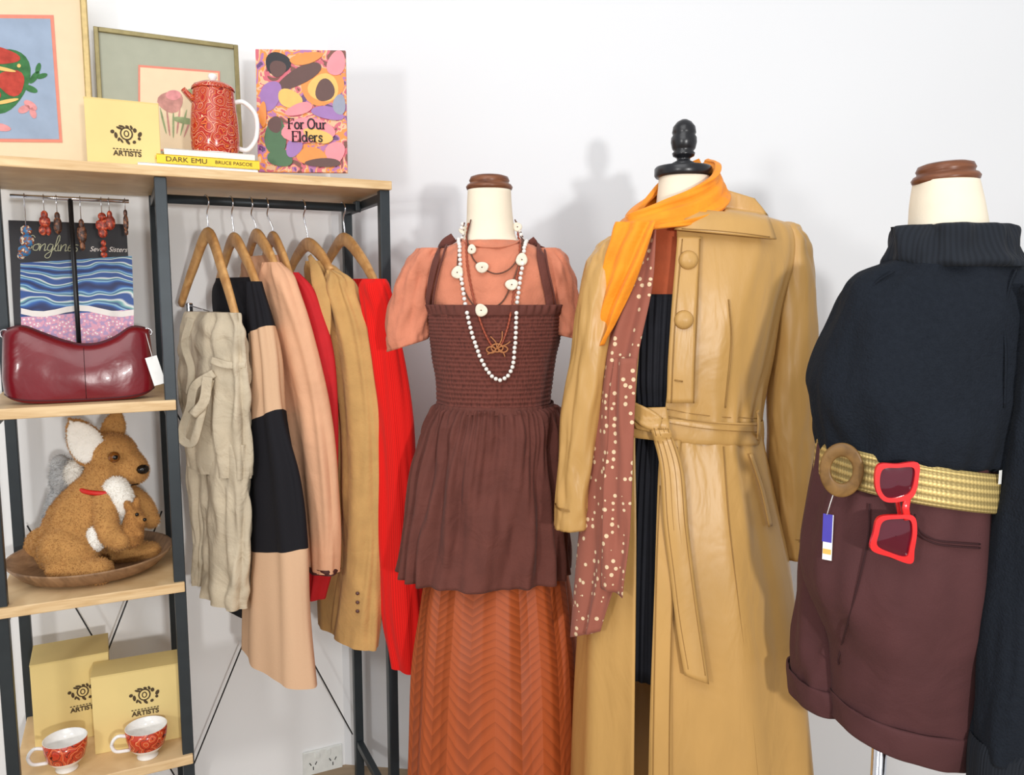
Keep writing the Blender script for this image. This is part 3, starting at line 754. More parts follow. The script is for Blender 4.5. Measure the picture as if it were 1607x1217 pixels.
mb = MB(); mb.tube([bag_p(.97, .93, -1), c+ZU*.036-U*.006, c+ZU*.028-U*.006], .0008, 5); mb.build('string', M['white'], pt_)

# ------------------------------------------------------------------ third shelf: carved dish, plush kangaroo and plush koala
rx = (fp(276, 885, .19)-fp(12, 885, .19)).length/2
mb = MB(); Dm = um(so(fp(146, 905, .19)), .195, z3) @ Matrix.Diagonal((rx, .185, 1, 1))
mb.lathe([(0, .006), (.5, .007), (.8, .018), (.97, .044), (1, .046), (.99, .040), (.84, .010), (.55, 0), (0, 0)], Dm, 64)
tag(mb.build('wooden_dish', M['dish']), 'shallow carved brown wooden dish under the plush kangaroo', 'dish')
kx = .00156
def kp(px, py, off): return fp(px, py, off)
def chain(mb, pts, n=10):
    for q in smooth_path(pts, n): mb.ell(kp(q[0], q[1], q[2]), (q[3]*kx,)*3, None, 0, 2)
REM = [('REMESH', dict(mode='VOXEL', voxel_size=.0040, use_smooth_shade=True)), ('SMOOTH', dict(factor=.5, iterations=4))]
UR = Matrix((U, V, ZU)).transposed()
kz = T('plush_kangaroo', 'sitting golden brown plush kangaroo with a joey in its pouch', 'soft toy', up(so(fp(130, 900, .2)), .2, z3+.008))
mb = MB()
chain(mb, [(118, 845, .2, 54), (128, 815, .2, 51), (142, 790, .2, 43), (156, 764, .2, 33), (164, 738, .2, 28), (168, 716, .2, 31)], 12)
mb.ell(kp(173, 711, .2), (40*kx, 34*kx, 33*kx), UR, 0, 3)
chain(mb, [(184, 718, .2, 30), (198, 729, .195, 28), (209, 738, .19, 25)], 8)
chain(mb, [(100, 862, .15, 40), (118, 872, .13, 36)], 4)                      # near haunch
chain(mb, [(92, 893, .11, 19), (125, 896, .09, 20), (156, 897, .07, 21)], 8)    # near foot
chain(mb, [(165, 872, .24, 19), (200, 868, .21, 20), (236, 866, .2, 17)], 8)    # far foot
chain(mb, [(166, 785, .15, 22), (166, 818, .125, 19), (174, 840, .11, 18), (188, 850, .105, 16)], 9)   # near arm
chain(mb, [(196, 775, .22, 20), (222, 792, .21, 18), (236, 816, .2, 15)], 8)    # far arm
chain(mb, [(80, 862, .25, 26), (62, 848, .3, 20), (52, 866, .3, 14), (50, 886, .29, 11)], 8)   # tail
def ear(mb, px, py, off, w, h, rot, mi=0, th=7):
    R = UR @ Matrix.Rotation(rot, 3, 'Y'); mb.ell(kp(px, py, off), (w*kx, th*kx, h*kx), R, mi, 3)
def leaf(mb, base_, tip, off, w, th=8):
    """a pointed ear: flattened blobs shrinking toward the tip"""
    a = math.atan2(tip[0]-base_[0], base_[1]-tip[1]); R = UR @ Matrix.Rotation(a, 3, 'Y')
    for i in range(12):
        f = i/11.; ww = w*(sin(pi*min(1, .22+.78*f))**.6)*(1-.1*f)+3.5
        mb.ell(kp(base_[0]+(tip[0]-base_[0])*f, base_[1]+(tip[1]-base_[1])*f, off), (ww*kx, th*kx*(1-.4*f), 9*kx), R, 0, 2)
leaf(mb, (150, 718), (112, 662), .19, 27, 9); leaf(mb, (174, 690), (184, 648), .23, 17, 9)
body = mb.build('body', M['fur'], kz, REM); fuzz(body, 36000, .0048)
mb = MB(); leaf(mb, (146, 713), (115, 667), .168, 24, 6); fuzz(mb.build('ear_lining', M['furw'], kz), 1800, .003)
mb = MB(); chain(mb, [(182, 768, .148, 20), (190, 786, .145, 20), (192, 804, .150, 13)], 6); fuzz(mb.build('chest', M['furw'], kz, REM), 3500, .005)
mb = MB(); chain(mb, [(150, 838, .124, 13), (148, 854, .118, 13)], 4); fuzz(mb.build('belly', M['furw'], kz, REM), 2000, .005)
mb = MB(); mb.ell(kp(179, 718, .139), (9*kx,)*3, None, 0, 2); e_ = mb.build('eye', M['iris'], kz)
mb = MB(); mb.ell(kp(180, 718, .134), (6*kx,)*3, None, 0, 2); mb.build('pupil', M['eye'], e_)
mb = MB(); mb.ell(kp(224, 737, .158), (10*kx, 9*kx, 8*kx), UR, 0, 2); mb.build('nose', M['eye'], kz)
mb = MB(); mb.tube([kp(196, 757, .149), kp(206, 762, .151), kp(217, 760, .156)], .0018, 6); mb.build('mouth', M['eye'], kz)
mb = MB(); mb.tube([kp(161+40*cos(a*pi/12), 764+11*sin(a*pi/12), .2-.070*sin(a*pi/12)) for a in range(24)], .006, 8, closed=True); mb.build('neck_ribbon', M['ribbon'], kz)
mb = MB(); chain(mb, [(204, 842, .125, 20), (209, 826, .122, 16), (211, 811, .12, 14)], 7)
chain(mb, [(214, 812, .114, 10), (222, 817, .108, 8)], 4); ear(mb, 202, 796, .12, 6, 13, -.4); ear(mb, 214, 793, .13, 6, 13, .2)
chain(mb, [(211, 830, .104, 7), (218, 838, .099, 6)], 4)
j_ = mb.build('joey', M['furd'], kz, [('REMESH', dict(mode='VOXEL', voxel_size=.003, use_smooth_shade=True)), ('SMOOTH', dict(factor=.5, iterations=3))]); fuzz(j_, 5000, .0035)
mb = MB(); mb.ell(kp(215, 808, .098), (3*kx,)*3, None, 0, 2); mb.build('joey_eye', M['eye'], j_)
mb = MB(); mb.ell(kp(227, 816, .098), (3*kx,)*3, None, 0, 2); mb.build('joey_nose', M['eye'], j_)

ko = T('plush_koala', 'grey and white plush toy animal sitting behind the kangaroo', 'soft toy', up(so(fp(100, 900, .29)), .29, z3+.01))
mb = MB(); chain(mb, [(104, 870, .29, 38), (106, 820, .29, 38), (108, 785, .29, 31)], 8)
mb.ell(kp(110, 750, .28), (30*kx, 28*kx, 30*kx), UR, 0, 3); mb.ell(kp(95, 730, .28), (15*kx, 9*kx, 18*kx), UR, 0, 2); mb.ell(kp(132, 724, .29), (16*kx, 9*kx, 18*kx), UR, 0, 2)
fuzz(mb.build('body', M['furg'], ko, REM), 9000, .008)
mb = MB(); mb.ell(kp(116, 744, .228), (14*kx, 8*kx, 22*kx), UR, 0, 2); fuzz(mb.build('ear_tuft', M['furw'], ko), 900, .009)

# ------------------------------------------------------------------ bottom shelf: china cups
def cup(label, px, pyb, off, ang):
    c = fp(px, pyb, off); s_ = so(c)
    t = T('tea_cup', label, 'cup', up(s_, off, z4), 'patterned china cups')
    r = .0475; mx = um(s_, off, z4, ang); h = .078
    mb = MB(); mb.lathe([(0, .003), (r*.5, 0), (r*.52, .003), (r*.42, .012), (r*.62, .017), (r*.84, .03), (r*.96, .052), (r, h), (r*.965, h), (r*.92, .052), (r*.8, .032), (r*.5, .021), (0, .019)], mx, 40, lambda v: 0 if .37 < v < .56 else 1)
    mb.build('bowl', [M['china_red2'], M['china']], t)
    mb = MB(); hp = smooth_path([(-r*.92, h*.82), (-r*1.35, h*.88), (-r*1.62, h*.68), (-r*1.45, h*.42), (-r*.82, h*.34)], 22)
    mb.tube([mx @ Vector((x, 0, z)) for x, z in hp], .0042, 10); mb.build('handle', M['china'], t)
cup('red and orange patterned china cup in front of the rear gift box', 104, 1187, .06, .1)
cup('red and orange patterned china cup in front of the nearer gift box', 232, 1190, .035, .1)

# ------------------------------------------------------------------ hangers and clothes on the rail
def hanger(label, hook_px, apex, lend, rend, dl=.13, dr=-.13):
    hp = fp(hook_px, 318, DEP/2); hp.z = zr
    Yc = hp.y
    t = T('clothes_hanger', label, 'hanger', Vector((hp.x, hp.y, zr-.1)), 'wooden hangers on the rail')
    A = at(apex[0], apex[1], Yc)
    pts = [tuple(at(lend[0], lend[1], Yc+dl)), tuple(at(lend[0]*.55+apex[0]*.45, lend[1]*.55+apex[1]*.45-8, Yc+dl*.6)), tuple(A), tuple(at(rend[0]*.55+apex[0]*.45, rend[1]*.55+apex[1]*.45-8, Yc+dr*.6)), tuple(at(rend[0], rend[1], Yc+dr))]
    pp = [Vector(p) for p in smooth_path(pts, 33)]
    d = pp[-1]-pp[0]; d.z = 0; d.normalize(); n_ = Vector((d.y, -d.x, 0))
    mb = MB(); mb.band(pp, [n_]*33, lambda v: .026+.012*sin(pi*v), .014, n=12); mb.build('shoulder_bar', M['hanger'], t)
    q = [A+ZU*.008, A+ZU*.03, Vector((hp.x, hp.y, zr-.03))+d*.004, Vector((hp.x, hp.y, zr-.012))+d*.016, Vector((hp.x, hp.y, zr+.003))+d*.0165, Vector((hp.x, hp.y, zr+.0145)), Vector((hp.x, hp.y, zr+.006))-d*.0155, Vector((hp.x, hp.y, zr-.006))-d*.016]
    mb = MB(); mb.tube([Vector(p) for p in smooth_path([tuple(x) for x in q], 30)], .0019, 8); mb.build('hook', M['chrome'], t)
    return t, Yc
h1, Y1 = hanger('wooden hanger holding the beige linen trousers, nearest the shelves', 323, (327, 368), (284, 478), (371, 500))
_, Y2 = hanger('wooden hanger of the black and tan colour-blocked dress', 362, (367, 376), (340, 455), (404, 450))
_, Y3 = hanger('wooden hanger inside the peach blouse', 393, (402, 370), (380, 440), (436, 428))
_, Y4 = hanger('wooden hanger inside the crimson shirt', 418, (428, 374), (408, 440), (456, 436))
_, Y5 = hanger('wooden hanger inside the tan suede jacket', 475, (483, 384), (452, 432), (520, 428))
_, Y6 = hanger('wooden hanger of the bright red jumper, farthest right on the rail', 537, (541, 376), (508, 425), (590, 446))
ya = at(292, 478, Y1+.09); yb = at(366, 500, Y1-.09)
mb = MB(); mb.tube([ya, yb], .0018, 8); mb.build('clip_bar', M['chrome'], h1)
for f_ in (.08, .86):
    c = ya.lerp(yb, f_); mb = MB(); mb.box(Matrix.Translation(c-ZU*.01) @ Matrix.Rotation(-.8, 4, 'Z'), (.014, .014, .034), 0, .003); mb.build('clip', M['chrome'], h1)

YW = math.radians(42)
def garment(name, label, cat, mats, lofts):
    r0 = lofts[0][1]
    L0 = r0.R[-1]; t = T(name, label, cat, Vector((L0[0], r0.Y, L0[1])), None)
    for (nm, L, m_, fold, mi) in lofts:
        mb = MB(); L.mesh(mb, 90, 90, fold, mi, cap=(1, 0)); mb.build(nm, m_, t)
    return t
tr = garment('trousers', 'beige linen tie-waist trousers clipped to a hanger, first on the rail', 'trousers', None, [
    ('waist', Loft([(490, 290, 374, .02), (520, 282, 380, .03), (560, 284, 384, .036), (600, 280, 386, .04), (660, 288, 388, .04), (740, 300, 390, .04)], Y1-.06, 2.2, YW), M['linen'], add(pl(11, .009, .3), wr(.012, 3, 7, 1)), 0),
    ('leg', Loft([(690, 316, 390, .03), (780, 322, 392, .034), (880, 323, 390, .034), (944, 322, 385, .034)], Y1-.08, 2.2, YW), M['linen'], add(pl(7, .007, .3), wr(.011, 3, 6, 2)), 0),
    ('leg', Loft([(690, 290, 345, .028), (780, 297, 340, .03), (860, 304, 340, .03), (915, 302, 336, .03)], Y1+.02, 2.2, YW), M['linen'], add(pl(7, .004, .3), wr(.007, 3, 6, 3)), 0)])
def zb(mb, pts, Yd, w, m=30, th=.006):
    P_ = [at(q[0], q[1], q[2]) for q in smooth_path([(x, y, Yd) for x, y in pts], m)]
    mb.band(P_, [Vector((0.3, -.95, 0))]*m, w, th, fold=lambda x, v: .002*sin(6*x+5*v))
mb = MB(); zb(mb, [(332, 566), (356, 573), (386, 574)], Y1-.16, .018); mb.build('waistband', M['linen'], tr)
mb = MB(); zb(mb, [(336, 586), (306, 606), (298, 640), (288, 668), (286, 690), (302, 696), (312, 668), (320, 634), (330, 596)], Y1-.15, .020, 44, .004); mb.build('waist_tie', M['linen'], tr)
mb = MB(); zb(mb, [(326, 592), (320, 630), (302, 652)], Y1-.16, .024, 30, .004); mb.build('waist_tie', M['linen'], tr)
mb = MB(); zb(mb, [(300, 500), (290, 540), (300, 580), (296, 620)], Y1-.13, .018, 30, .004); mb.build('waist_tie', M['linen'], tr)
garment('dress', 'black and tan colour-blocked knit dress hanging on the rail', 'dress', None, [
    ('sleeve', Loft([(442, 388, 412, .018), (500, 390, 428, .026), (560, 393, 440, .03), (650, 395, 448, .033), (740, 391, 468, .036), (840, 388, 478, .038), (940, 385, 483, .042), (1046, 382, 491, .046, -.012)], Y2-.13, 2.2, YW), M['blocks'], add(pl(6, .005, 1.2), wr(.008, 2, 4, 5)), 0),
    ('bodice', Loft([(436, 338, 402, .015), (470, 332, 408, .03), (600, 345, 425, .035), (800, 350, 425, .035), (960, 352, 420, .035)], Y2, 2.2, YW), M['blackknit'], wr(.005, 2, 4, 6), 0)])
g = garment('blouse', 'peach crepe blouse with dark piped cuff, behind the colour-blocked dress', 'blouse', None, [
    ('sleeve', Loft([(412, 414, 440, .014), (432, 408, 458, .026), (460, 410, 470, .030), (520, 420, 489, .033), (620, 440, 512, .034), (720, 455, 526, .035), (810, 466, 531, .034), (893, 478, 531, .034)], Y3-.11, 2.2, YW), [M['peachsilk']], add(pl(5, .005, .5), wr(.009, 2, 4, 7)), 0),
    ('bodice', Loft([(402, 378, 436, .012), (440, 380, 450, .03), (600, 400, 470, .035), (850, 405, 475, .035)], Y3+.02, 2.2, YW), [M['peachsilk']], wr(.005, 2, 4, 8), 0)])
Lc = Loft([(886, 478, 532, .036), (895, 479, 532, .036)], Y3-.11, 2.2, YW); mb = MB(); Lc.mesh(mb, 80, 4, wr(.008, 2, 4, 7)); mb.build('cuff_piping', M['darkline'], g)
garment('shirt', 'crimson shirt hanging between the peach blouse and the suede jacket', 'shirt', None, [
    ('sleeve', Loft([(428, 438, 468, .015), (462, 446, 496, .026), (540, 454, 519, .03), (640, 464, 528, .032), (760, 470, 529, .032), (860, 474, 523, .03), (937, 476, 511, .028)], Y4-.095, 2.2, YW), [M['crimson']], add(pl(5, .004, .5), wr(.006, 2, 4, 9)), 0)])
LJ = Loft([(424, 514, 530, .014), (436, 508, 548, .026), (460, 510, 561, .034), (530, 522, 584, .038), (630, 532, 598, .039), (730, 537, 603, .039), (830, 535, 601, .037), (920, 529, 595, .035), (1004, 520, 588, .034, -.006)], Y5-.14, 2.2, YW)
j = garment('jacket', 'tan suede jacket with small cuff buttons, hanging before the red jumper', 'jacket', None, [
    ('sleeve', LJ, [M['suede']], add(pl(3, .005, .4), wr(.012, 2.5, 6, 10)), 0),
    ('front_panel', Loft([(410, 478, 510, .018), (436, 480, 540, .03), (540, 488, 565, .038), (700, 496, 575, .040), (860, 498, 572, .040), (985, 500, 564, .040)], Y5-.06, 2.2, YW), [M['suede']], wr(.008, 2, 4, 11), 0)])
mb = MB(); P_ = [at(q[0], q[1], q[2]) for q in smooth_path([(486, 402, Y5-.08), (496, 428, Y5-.14), (506, 480, Y5-.175), (507, 540, Y5-.18), (502, 610, Y5-.17)], 30)]
mb.band(P_, [Vector((-.1, -1, 0))]*30, lambda v: .012+.032*sin(pi*v)**1.2, .006); mb.build('lapel', M['suede'], j)
for (x, y) in ((561, 932), (561, 946), (561, 960)):
    mb = MB(); mb.ell(at(x, y, Y5-.14-.058), (.005, .003, .005)); mb.build('cuff_button', M['c_brown'], j)
YR = 2.0
garment('jumper', 'long bright red fine knit jumper, last on the rail beside the pinafore form', 'jumper', None, [
    ('sleeve', Loft([(438, 570, 604, .014), (452, 562, 611, .022), (490, 570, 621, .026), (560, 580, 633, .028), (660, 590, 644, .03), (760, 594, 652, .031), (880, 596, 660, .032), (980, 602, 665, .032), (1048, 616, 666, .032)], YR, 2.2, math.radians(25)), [M['redknit']], add(wr(.010, 2, 5, 12), pl(4, .005, .6)), 0),
    ('bodice', Loft([(438, 532, 592, .014), (480, 540, 598, .03), (600, 556, 600, .03), (800, 565, 602, .03), (910, 570, 602, .03)], Y6-.03, 2.2, YW), [M['redknit']], wr(.005, 2, 5, 13), 0)])

# ------------------------------------------------------------------ dress forms
def stand(t, x, y, ztop, mpole=M['chrome']):
    mb = MB(); mb.tube([Vector((x, y, .03)), Vector((x, y, ztop))], .013, 14); mb.build('pole', mpole, t)
    mb = MB(); mb.lathe([(0, 0), (.16, 0), (.16, .008), (.03, .022), (.02, .05), (0, .05)], Matrix.Translation((x, y, 0)), 40); mb.build('base', mpole, t)
WCAP = [(0, -.002), (.052, -.002), (.058, .002), (.06, .008), (.056, .014), (.05, .017), (.05, .02), (.052, .024), (.048, .033), (.036, .037), (0, .038)]
def wcap(t, c, k_, tilt=0):
    mb = MB(); mb.lathe(WCAP, Matrix.Translation(c) @ Matrix.Rotation(tilt, 4, 'Y') @ Matrix.Diagonal((k_, k_, k_, 1)), 40); mb.build('neck_cap', M['capwood'], t)

# ---- form 1: pinafore
YA = 1.88
f1 = T('dress_form', 'cream dress form with brown wooden cap, wearing the terracotta shirt and brown pinafore', 'mannequin', Vector((at(770, 600, YA).x, YA, 0)), 'dress forms')
LA = Loft([(299, 734, 802, .05), (320, 733, 803, .051), (350, 732, 806, .053), (376, 727, 812, .058), (392, 705, 838, .064), (415, 676, 864, .07), (450, 675, 868, .078), (520, 695, 860, .085), (600, 705, 850, .08), (650, 706, 848, .08), (760, 690, 865, .095), (860, 695, 860, .095), (900, 705, 850, .095)], YA, 2.2)
mb = MB(); LA.mesh(mb, 64, 60, cap=(1, 1)); mb.build('torso', M['cream'], f1)
cA = at(768, 299, YA); wcap(f1, cA, .9); stand(f1, cA.x, YA, at(770, 900, YA).z)

sh = T('shirt', 'terracotta linen short sleeved shirt under the brown pinafore', 'shirt', Vector((cA.x, YA, at(770, 640, YA).z)))
LS = Loft([(379, 722, 819, .064), (384, 712, 832, .072), (394, 686, 856, .082), (412, 658, 882, .091), (440, 658, 886, .099), (470, 668, 880, .103), (500, 680, 874, .102), (560, 692, 860, .097), (640, 700, 854, .09)], YA, 2.25)
mb = MB(); LS.mesh(mb, 90, 60, wr(.007, 4, 7, 20)); mb.build('bodice', M['peach'], sh)
for rows in ([(391, 656, 700, .04), (410, 640, 696, .05), (440, 624, 688, .055), (480, 612, 682, .057), (520, 608, 676, .057, .006), (542, 610, 670, .055, .014)],
             [(391, 840, 876, .04), (410, 846, 892, .05), (440, 852, 902, .055), (480, 859, 910, .057), (512, 864, 913, .056, -.004), (528, 868, 911, .054, -.008)]):
    L = Loft(rows, YA-.005, 2.2); mb = MB(); L.mesh(mb, 60, 36, add(wr(.010, 3, 5, rows[0][1]), wr(.004, 6, 9, rows[0][1]+3)), cap=(1, 0)); mb.build('sleeve', M['peach'], sh, SOL(.002))
mb = MB(); P_, N_ = spath(multi([LS]), [(724, 376), (745, 385), (772, 388), (800, 385), (818, 376)], 20, .002); mb.tube(P_, .003, 6); mb.build('neckline', M['peach'], sh)

pf = T('pinafore', 'dark brown smocked pinafore with gathered peplum skirt on the left dress form', 'dress', Vector((cA.x, YA, at(770, 895, YA).z)))
LB = Loft([(492, 670, 884, .117), (525, 673, 880, .124), (560, 679, 873, .123), (600, 684, 867, .118), (642, 688, 864, .114)], YA, 2.3)
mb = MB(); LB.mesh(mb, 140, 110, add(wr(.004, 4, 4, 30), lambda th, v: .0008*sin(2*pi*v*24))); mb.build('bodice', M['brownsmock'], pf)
LR = Loft([(478, 667, 888, .12), (486, 669, 886, .121), (494, 671, 883, .119)], YA, 2.3)
mb = MB(); LR.mesh(mb, 240, 8, lambda th, v: .005*(1-v)*sin(46*th+2*sin(5*th))); mb.build('top_ruffle', M['brown'], pf, SOL(.002))
LK = Loft([(634, 688, 866, .116), (647, 678, 876, .122), (685, 666, 884, .132), (750, 651, 886, .144), (820, 638, 888, .152), (892, 626, 890, .16)], YA, 2.25)
mb = MB(); LK.mesh(mb, 340, 80, add(lambda th, v: .007*max(0, 1-1.2*v)**1.2*sin(64*th+3*sin(7*th)), lambda th, v: .010*min(1, v*1.6)*sin(19*th+2.6*sin(3*th+1)+1.1*sin(5*v)+1.8*noise.noise(Vector((3*cos(th), 3*sin(th), 3*v)))), wr(.014, 3, 3, 33), wr(.008, 9, 6, 35)))
mb.build('peplum', M['brown'], pf, SOL(.002))
LW = Loft([(630, 686, 868, .119), (635, 686, 868, .12), (641, 686, 869, .12)], YA, 2.3); mb = MB(); LW.mesh(mb, 160, 5, lambda th, v: .002*sin(50*th)); mb.build('waist_seam', M['brown'], pf)
pS = multi([LS, LA])
for pts in ([(712, 372), (696, 385), (684, 420), (677, 460), (676, 492)], [(832, 376), (843, 392), (850, 425), (857, 460), (860, 490)]):
    P_, N_ = spath(pS, pts, 26, .008); mb = MB(); mb.band(P_, N_, .019, .005, fold=lambda x, v: .0015*sin(5*x)); mb.build('strap', M['brown'], pf)
    P_, N_ = spath(pS, [(x+8, y+4) for x, y in pts], 26, .009); mb = MB(); mb.tube(P_, .0025, 6); mb.build('strap_edge', M['brown'], pf)

LO = Loft([(870, 676, 884, .12), (960, 662, 898, .137), (1060, 652, 906, .15), (1217, 646, 912, .166), (1330, 644, 916, .174)], YA, 2.25)
mb = MB(); LO.mesh(mb, 320, 60, add(lambda th, v: .006*math.asin(sin(12*th))/1.57, wr(.01, 2, 3, 40)))
tag(mb.build('skirt', M['rust'], None, SOL(.002)), 'rust orange chevron pleated long skirt below the brown pinafore', 'skirt')

# necklaces
pN = multi([LS, LB, LA])
def necklace(name, label, loc):
    return T(name, label, 'necklace', loc, 'necklaces on the pinafore form')
nk = necklace('bead_necklace', 'long white bead necklace hanging lowest over the pinafore', pN(785, 595)[0])
raw, nr_ = spath(pN, [(732, 352), (724, 385), (725, 430), (733, 485), (747, 540), (766, 583), (786, 596), (802, 578), (808, 530), (811, 470), (818, 420), (820, 380), (812, 352)], 600, .009)
first = None; acc = 0; last = raw[0]; brn = random.Random(2)
for i, p in enumerate(raw):
    acc += (p-last).length; last = p
    if i == 0 or acc > .0102:
        acc = 0
        if first is None:
            mb = MB(); mb.ell(p, (.0048,)*3, None, 0, 2); first = mb.build('bead', M['pearl'], nk); p0 = p.copy()
        else:
            o = first.copy(); C.objects.link(o); o.location = p-p0+Vector((brn.uniform(-1, 1), 0, brn.uniform(-1, 1)))*.0006
nk = necklace('shell_necklace', 'brown cord necklace with pale round shell discs, two strands', pN(757, 487)[0])
for pts in ([(742, 345), (736, 375), (742, 404), (757, 420), (778, 430), (800, 422), (814, 400), (817, 370), (808, 345)], [(733, 350), (722, 390), (720, 428), (736, 468), (757, 487), (786, 476), (802, 447), (816, 408), (822, 380), (810, 348)]):
    P_, N_ = spath(pN, pts, 60, .006); mb = MB(); mb.tube(P_, .0016, 6); mb.build('cord', M['cord'], nk)
for i, (x, y) in enumerate(((757, 420), (720, 428), (757, 487), (802, 447), (817, 408), (812, 357), (728, 362), (742, 392))):
    p, N = pN(x, y); r_ = .0145 if y > 400 else .011
    lf = .012 if y < 470 else .024
    q = N.to_track_quat('Z', 'Y').to_matrix().to_4x4() @ Matrix.Rotation(i*1.1, 4, 'Z') @ Matrix.Rotation(.12*sin(i*2.3), 4, 'X'); q.translation = p+N*lf
    q = q @ Matrix.Diagonal((1, .84+.05*(i % 3), 1, 1))
    mb = MB(); G = [[q @ Vector((r*(1+.05*sin(3*2*pi*k/24+i))*cos(2*pi*k/24), r*(1+.05*sin(3*2*pi*k/24+i))*sin(2*pi*k/24), z)) for k in range(24)] for r, z in [(0, .0012), (r_*.2, .0016), (r_*.75, .0018), (r_*.95, .0012), (r_, 0), (r_*.9, -.0016), (0, -.0016)]]
    mb.grid(G, 0, True); d_ = mb.build('shell_disc', M['shell'], nk)
    mb = MB(); mb.ell(p+N*(lf+.0014), (.0016,)*3); mb.build('disc_hole', M['cord'], d_)
nk = necklace('seed_bead_necklace', 'thin rust seed bead necklace ending in a knotted tan cord', pN(780, 550)[0])
P_, N_ = spath(pN, [(738, 350), (733, 400), (742, 460), (760, 520), (780, 548), (796, 515), (806, 460), (815, 400), (811, 350)], 130, .005)
mb = MB(); mb.tube(P_, [.0030 if i % 2 else .0016 for i in range(len(P_))], 7); mb.build('bead_strand', M['beadred'], nk)
mb = MB()
for dx, dy, r_ in ((0, 0, 9), (-9, 3, 7), (9, 2, 7)):
    P2 = [pN(780+dx+r_*cos(a*pi/8), 546+dy+.7*r_*sin(a*pi/8)) for a in range(16)]
    mb.tube([p+N*.009 for p, N in P2], .0018, 6, closed=True)
for e in ((770, 528), (788, 520), (800, 536), (765, 556), (792, 560)):
    P_, N_ = spath(pN, [(780, 546), ((780+e[0])/2+3, (546+e[1])/2), e], 10, .01); mb.tube(P_, .0014, 6)
mb.build('knot', M['goldcord'], nk)

# ---- form 2: coat
YB = 1.72
f2 = T('dress_form', 'cream dress form with black finial cap, wearing the tan leather coat', 'mannequin', Vector((at(1080, 600, YB).x, YB, 0)), 'dress forms')
LN = Loft([(276, 1034, 1113, .054), (300, 1032, 1116, .055), (330, 1026, 1124, .06), (350, 1005, 1150, .066), (385, 990, 1180, .07), (480, 1000, 1165, .075), (640, 1010, 1140, .07), (760, 995, 1160, .08), (880, 1000, 1160, .08)], YB, 2.2)
mb = MB(); LN.mesh(mb, 64, 50, cap=(1, 1)); mb.build('torso', M['cream'], f2)
cB = at(1072, 276, YB); stand(f2, cB.x, YB, at(1080, 880, YB).z, M['black_metal'])
mb = MB(); mb.lathe([(0, -.004), (.057, -.004), (.06, 0), (.06, .014), (.057, .018), (.03, .021), (0, .021)], Matrix.Translation(cB), 40); mb.build('neck_cap', M['blackplastic'], f2)
mb = MB(); mb.lathe([(0, .018), (.024, .02), (.024, .026), (.014, .031), (.014, .036), (.022, .04), (.024, .046), (.020, .05), (.024, .055), (.027, .068), (.0265, .078), (.023, .083), (.025, .088), (.023, .1), (.015, .11), (.006, .115), (0, .116)], Matrix.Translation(cB), 32); mb.build('finial', M['blackplastic'], f2)

LC = Loft([(336, 1012, 1160, .07, 0, 1036, 1058), (346, 990, 1210, .085, 0, 1030, 1060), (362, 965, 1240, .098, 0, 1024, 1062), (410, 950, 1242, .113, 0, 1016, 1061), (480, 948, 1220, .125, 0, 1010, 1054), (560, 948, 1206, .126, 0, 1004, 1048), (612, 950, 1196, .12, 0, 1001, 1046), (662, 950, 1190, .116, 0, 999, 1040), (720, 940, 1202, .128, 0, 999, 1034), (800, 928, 1220, .148, 0, 1000, 1031), (900, 916, 1240, .166, 0, 1000, 1028), (1050, 906, 1256, .182, 0, 999, 1023), (1217, 900, 1270, .196, 0, 998, 1020), (1320, 897, 1278, .203, 0, 998, 1018)], YB, 2.3)
coat = T('leather_coat', 'long tan leather trench coat with wide collar and tied belt on the middle form', 'coat', Vector((cB.x, YB, at(1080, 1320, YB).z)))
mb = MB(); LC.mesh(mb, 180, 130, add(wr(.007, 2.5, 5, 50), wr(.003, 6, 6, 52), lambda th, v: .011*max(0, v-.55)*2*sin(9*th+.6), lambda th, v: .004*math.exp(-((v-.53)/.06)**2)*sin(22*th)), 0, True)
mb.build('coat_body', M['leather'], coat, SOL(.003))
for rows, sd, yy in (([(372, 958, 978, .02), (384, 940, 986, .04), (405, 926, 984, .05), (440, 914, 976, .053), (520, 902, 963, .052), (600, 890, 952, .048), (700, 880, 938, .044), (780, 874, 930, .042), (826, 870, 926, .041, .004)], 1, YB-.05),
             ([(350, 1216, 1240, .016), (357, 1208, 1254, .034), (374, 1204, 1266, .046), (410, 1204, 1275, .053), (500, 1207, 1282, .054), (600, 1205, 1281, .05), (700, 1206, 1279, .047), (790, 1213, 1274, .044), (872, 1220, 1267, .041)], 2, YB+.0)):
    L = Loft(rows, yy, 2.3); mb = MB(); L.mesh(mb, 64, 100, add(wr(.007, 2.2, 8, sd*5), wr(.003, 4, 16, sd*11), pl(3, .002, .4)), cap=(1, 0)); mb.build('sleeve', M['leather'], coat, SOL(.003))
    r = rows[-1]; Lf = Loft([(r[0]-34, r[1]+1, r[2]+1, r[3]+.003, 0), (r[0]-30, r[1]+1, r[2]+1, r[3]+.003, 0)], yy, 2.3); mb = MB(); Lf.mesh(mb, 50, 3, wr(.004, 2.2, 1, sd*5)); mb.build('cuff_seam', M['leatherd'], coat)
pC = multi([LC])
mb = MB(); sheet(mb, [(1116, 294), (1094, 326), (1058, 362)], [(1184, 314), (1204, 340), (1218, 377)], pC, 18, 22, .024, lambda u, v: .006*u*(1-u)*2)
mb.build('collar', M['leather'], coat, SOL(.004))
mb = MB(); P_, N_ = spath(pC, [(1070, 359), (1120, 362), (1170, 367), (1208, 372)], 24, 0); mb.tube([p+(CAM-p).normalized()*.030 for p in P_], .0011, 5); mb.build('collar_stitching', M['leatherd'], coat)
mb = MB(); sheet(mb, [(985, 358), (955, 385), (928, 412)], [(1012, 360), (1000, 400), (962, 418)], multi([LC, Loft([(340, 930, 1230, .09), (440, 900, 1260, .12)], YB)]), 10, 14, .012)
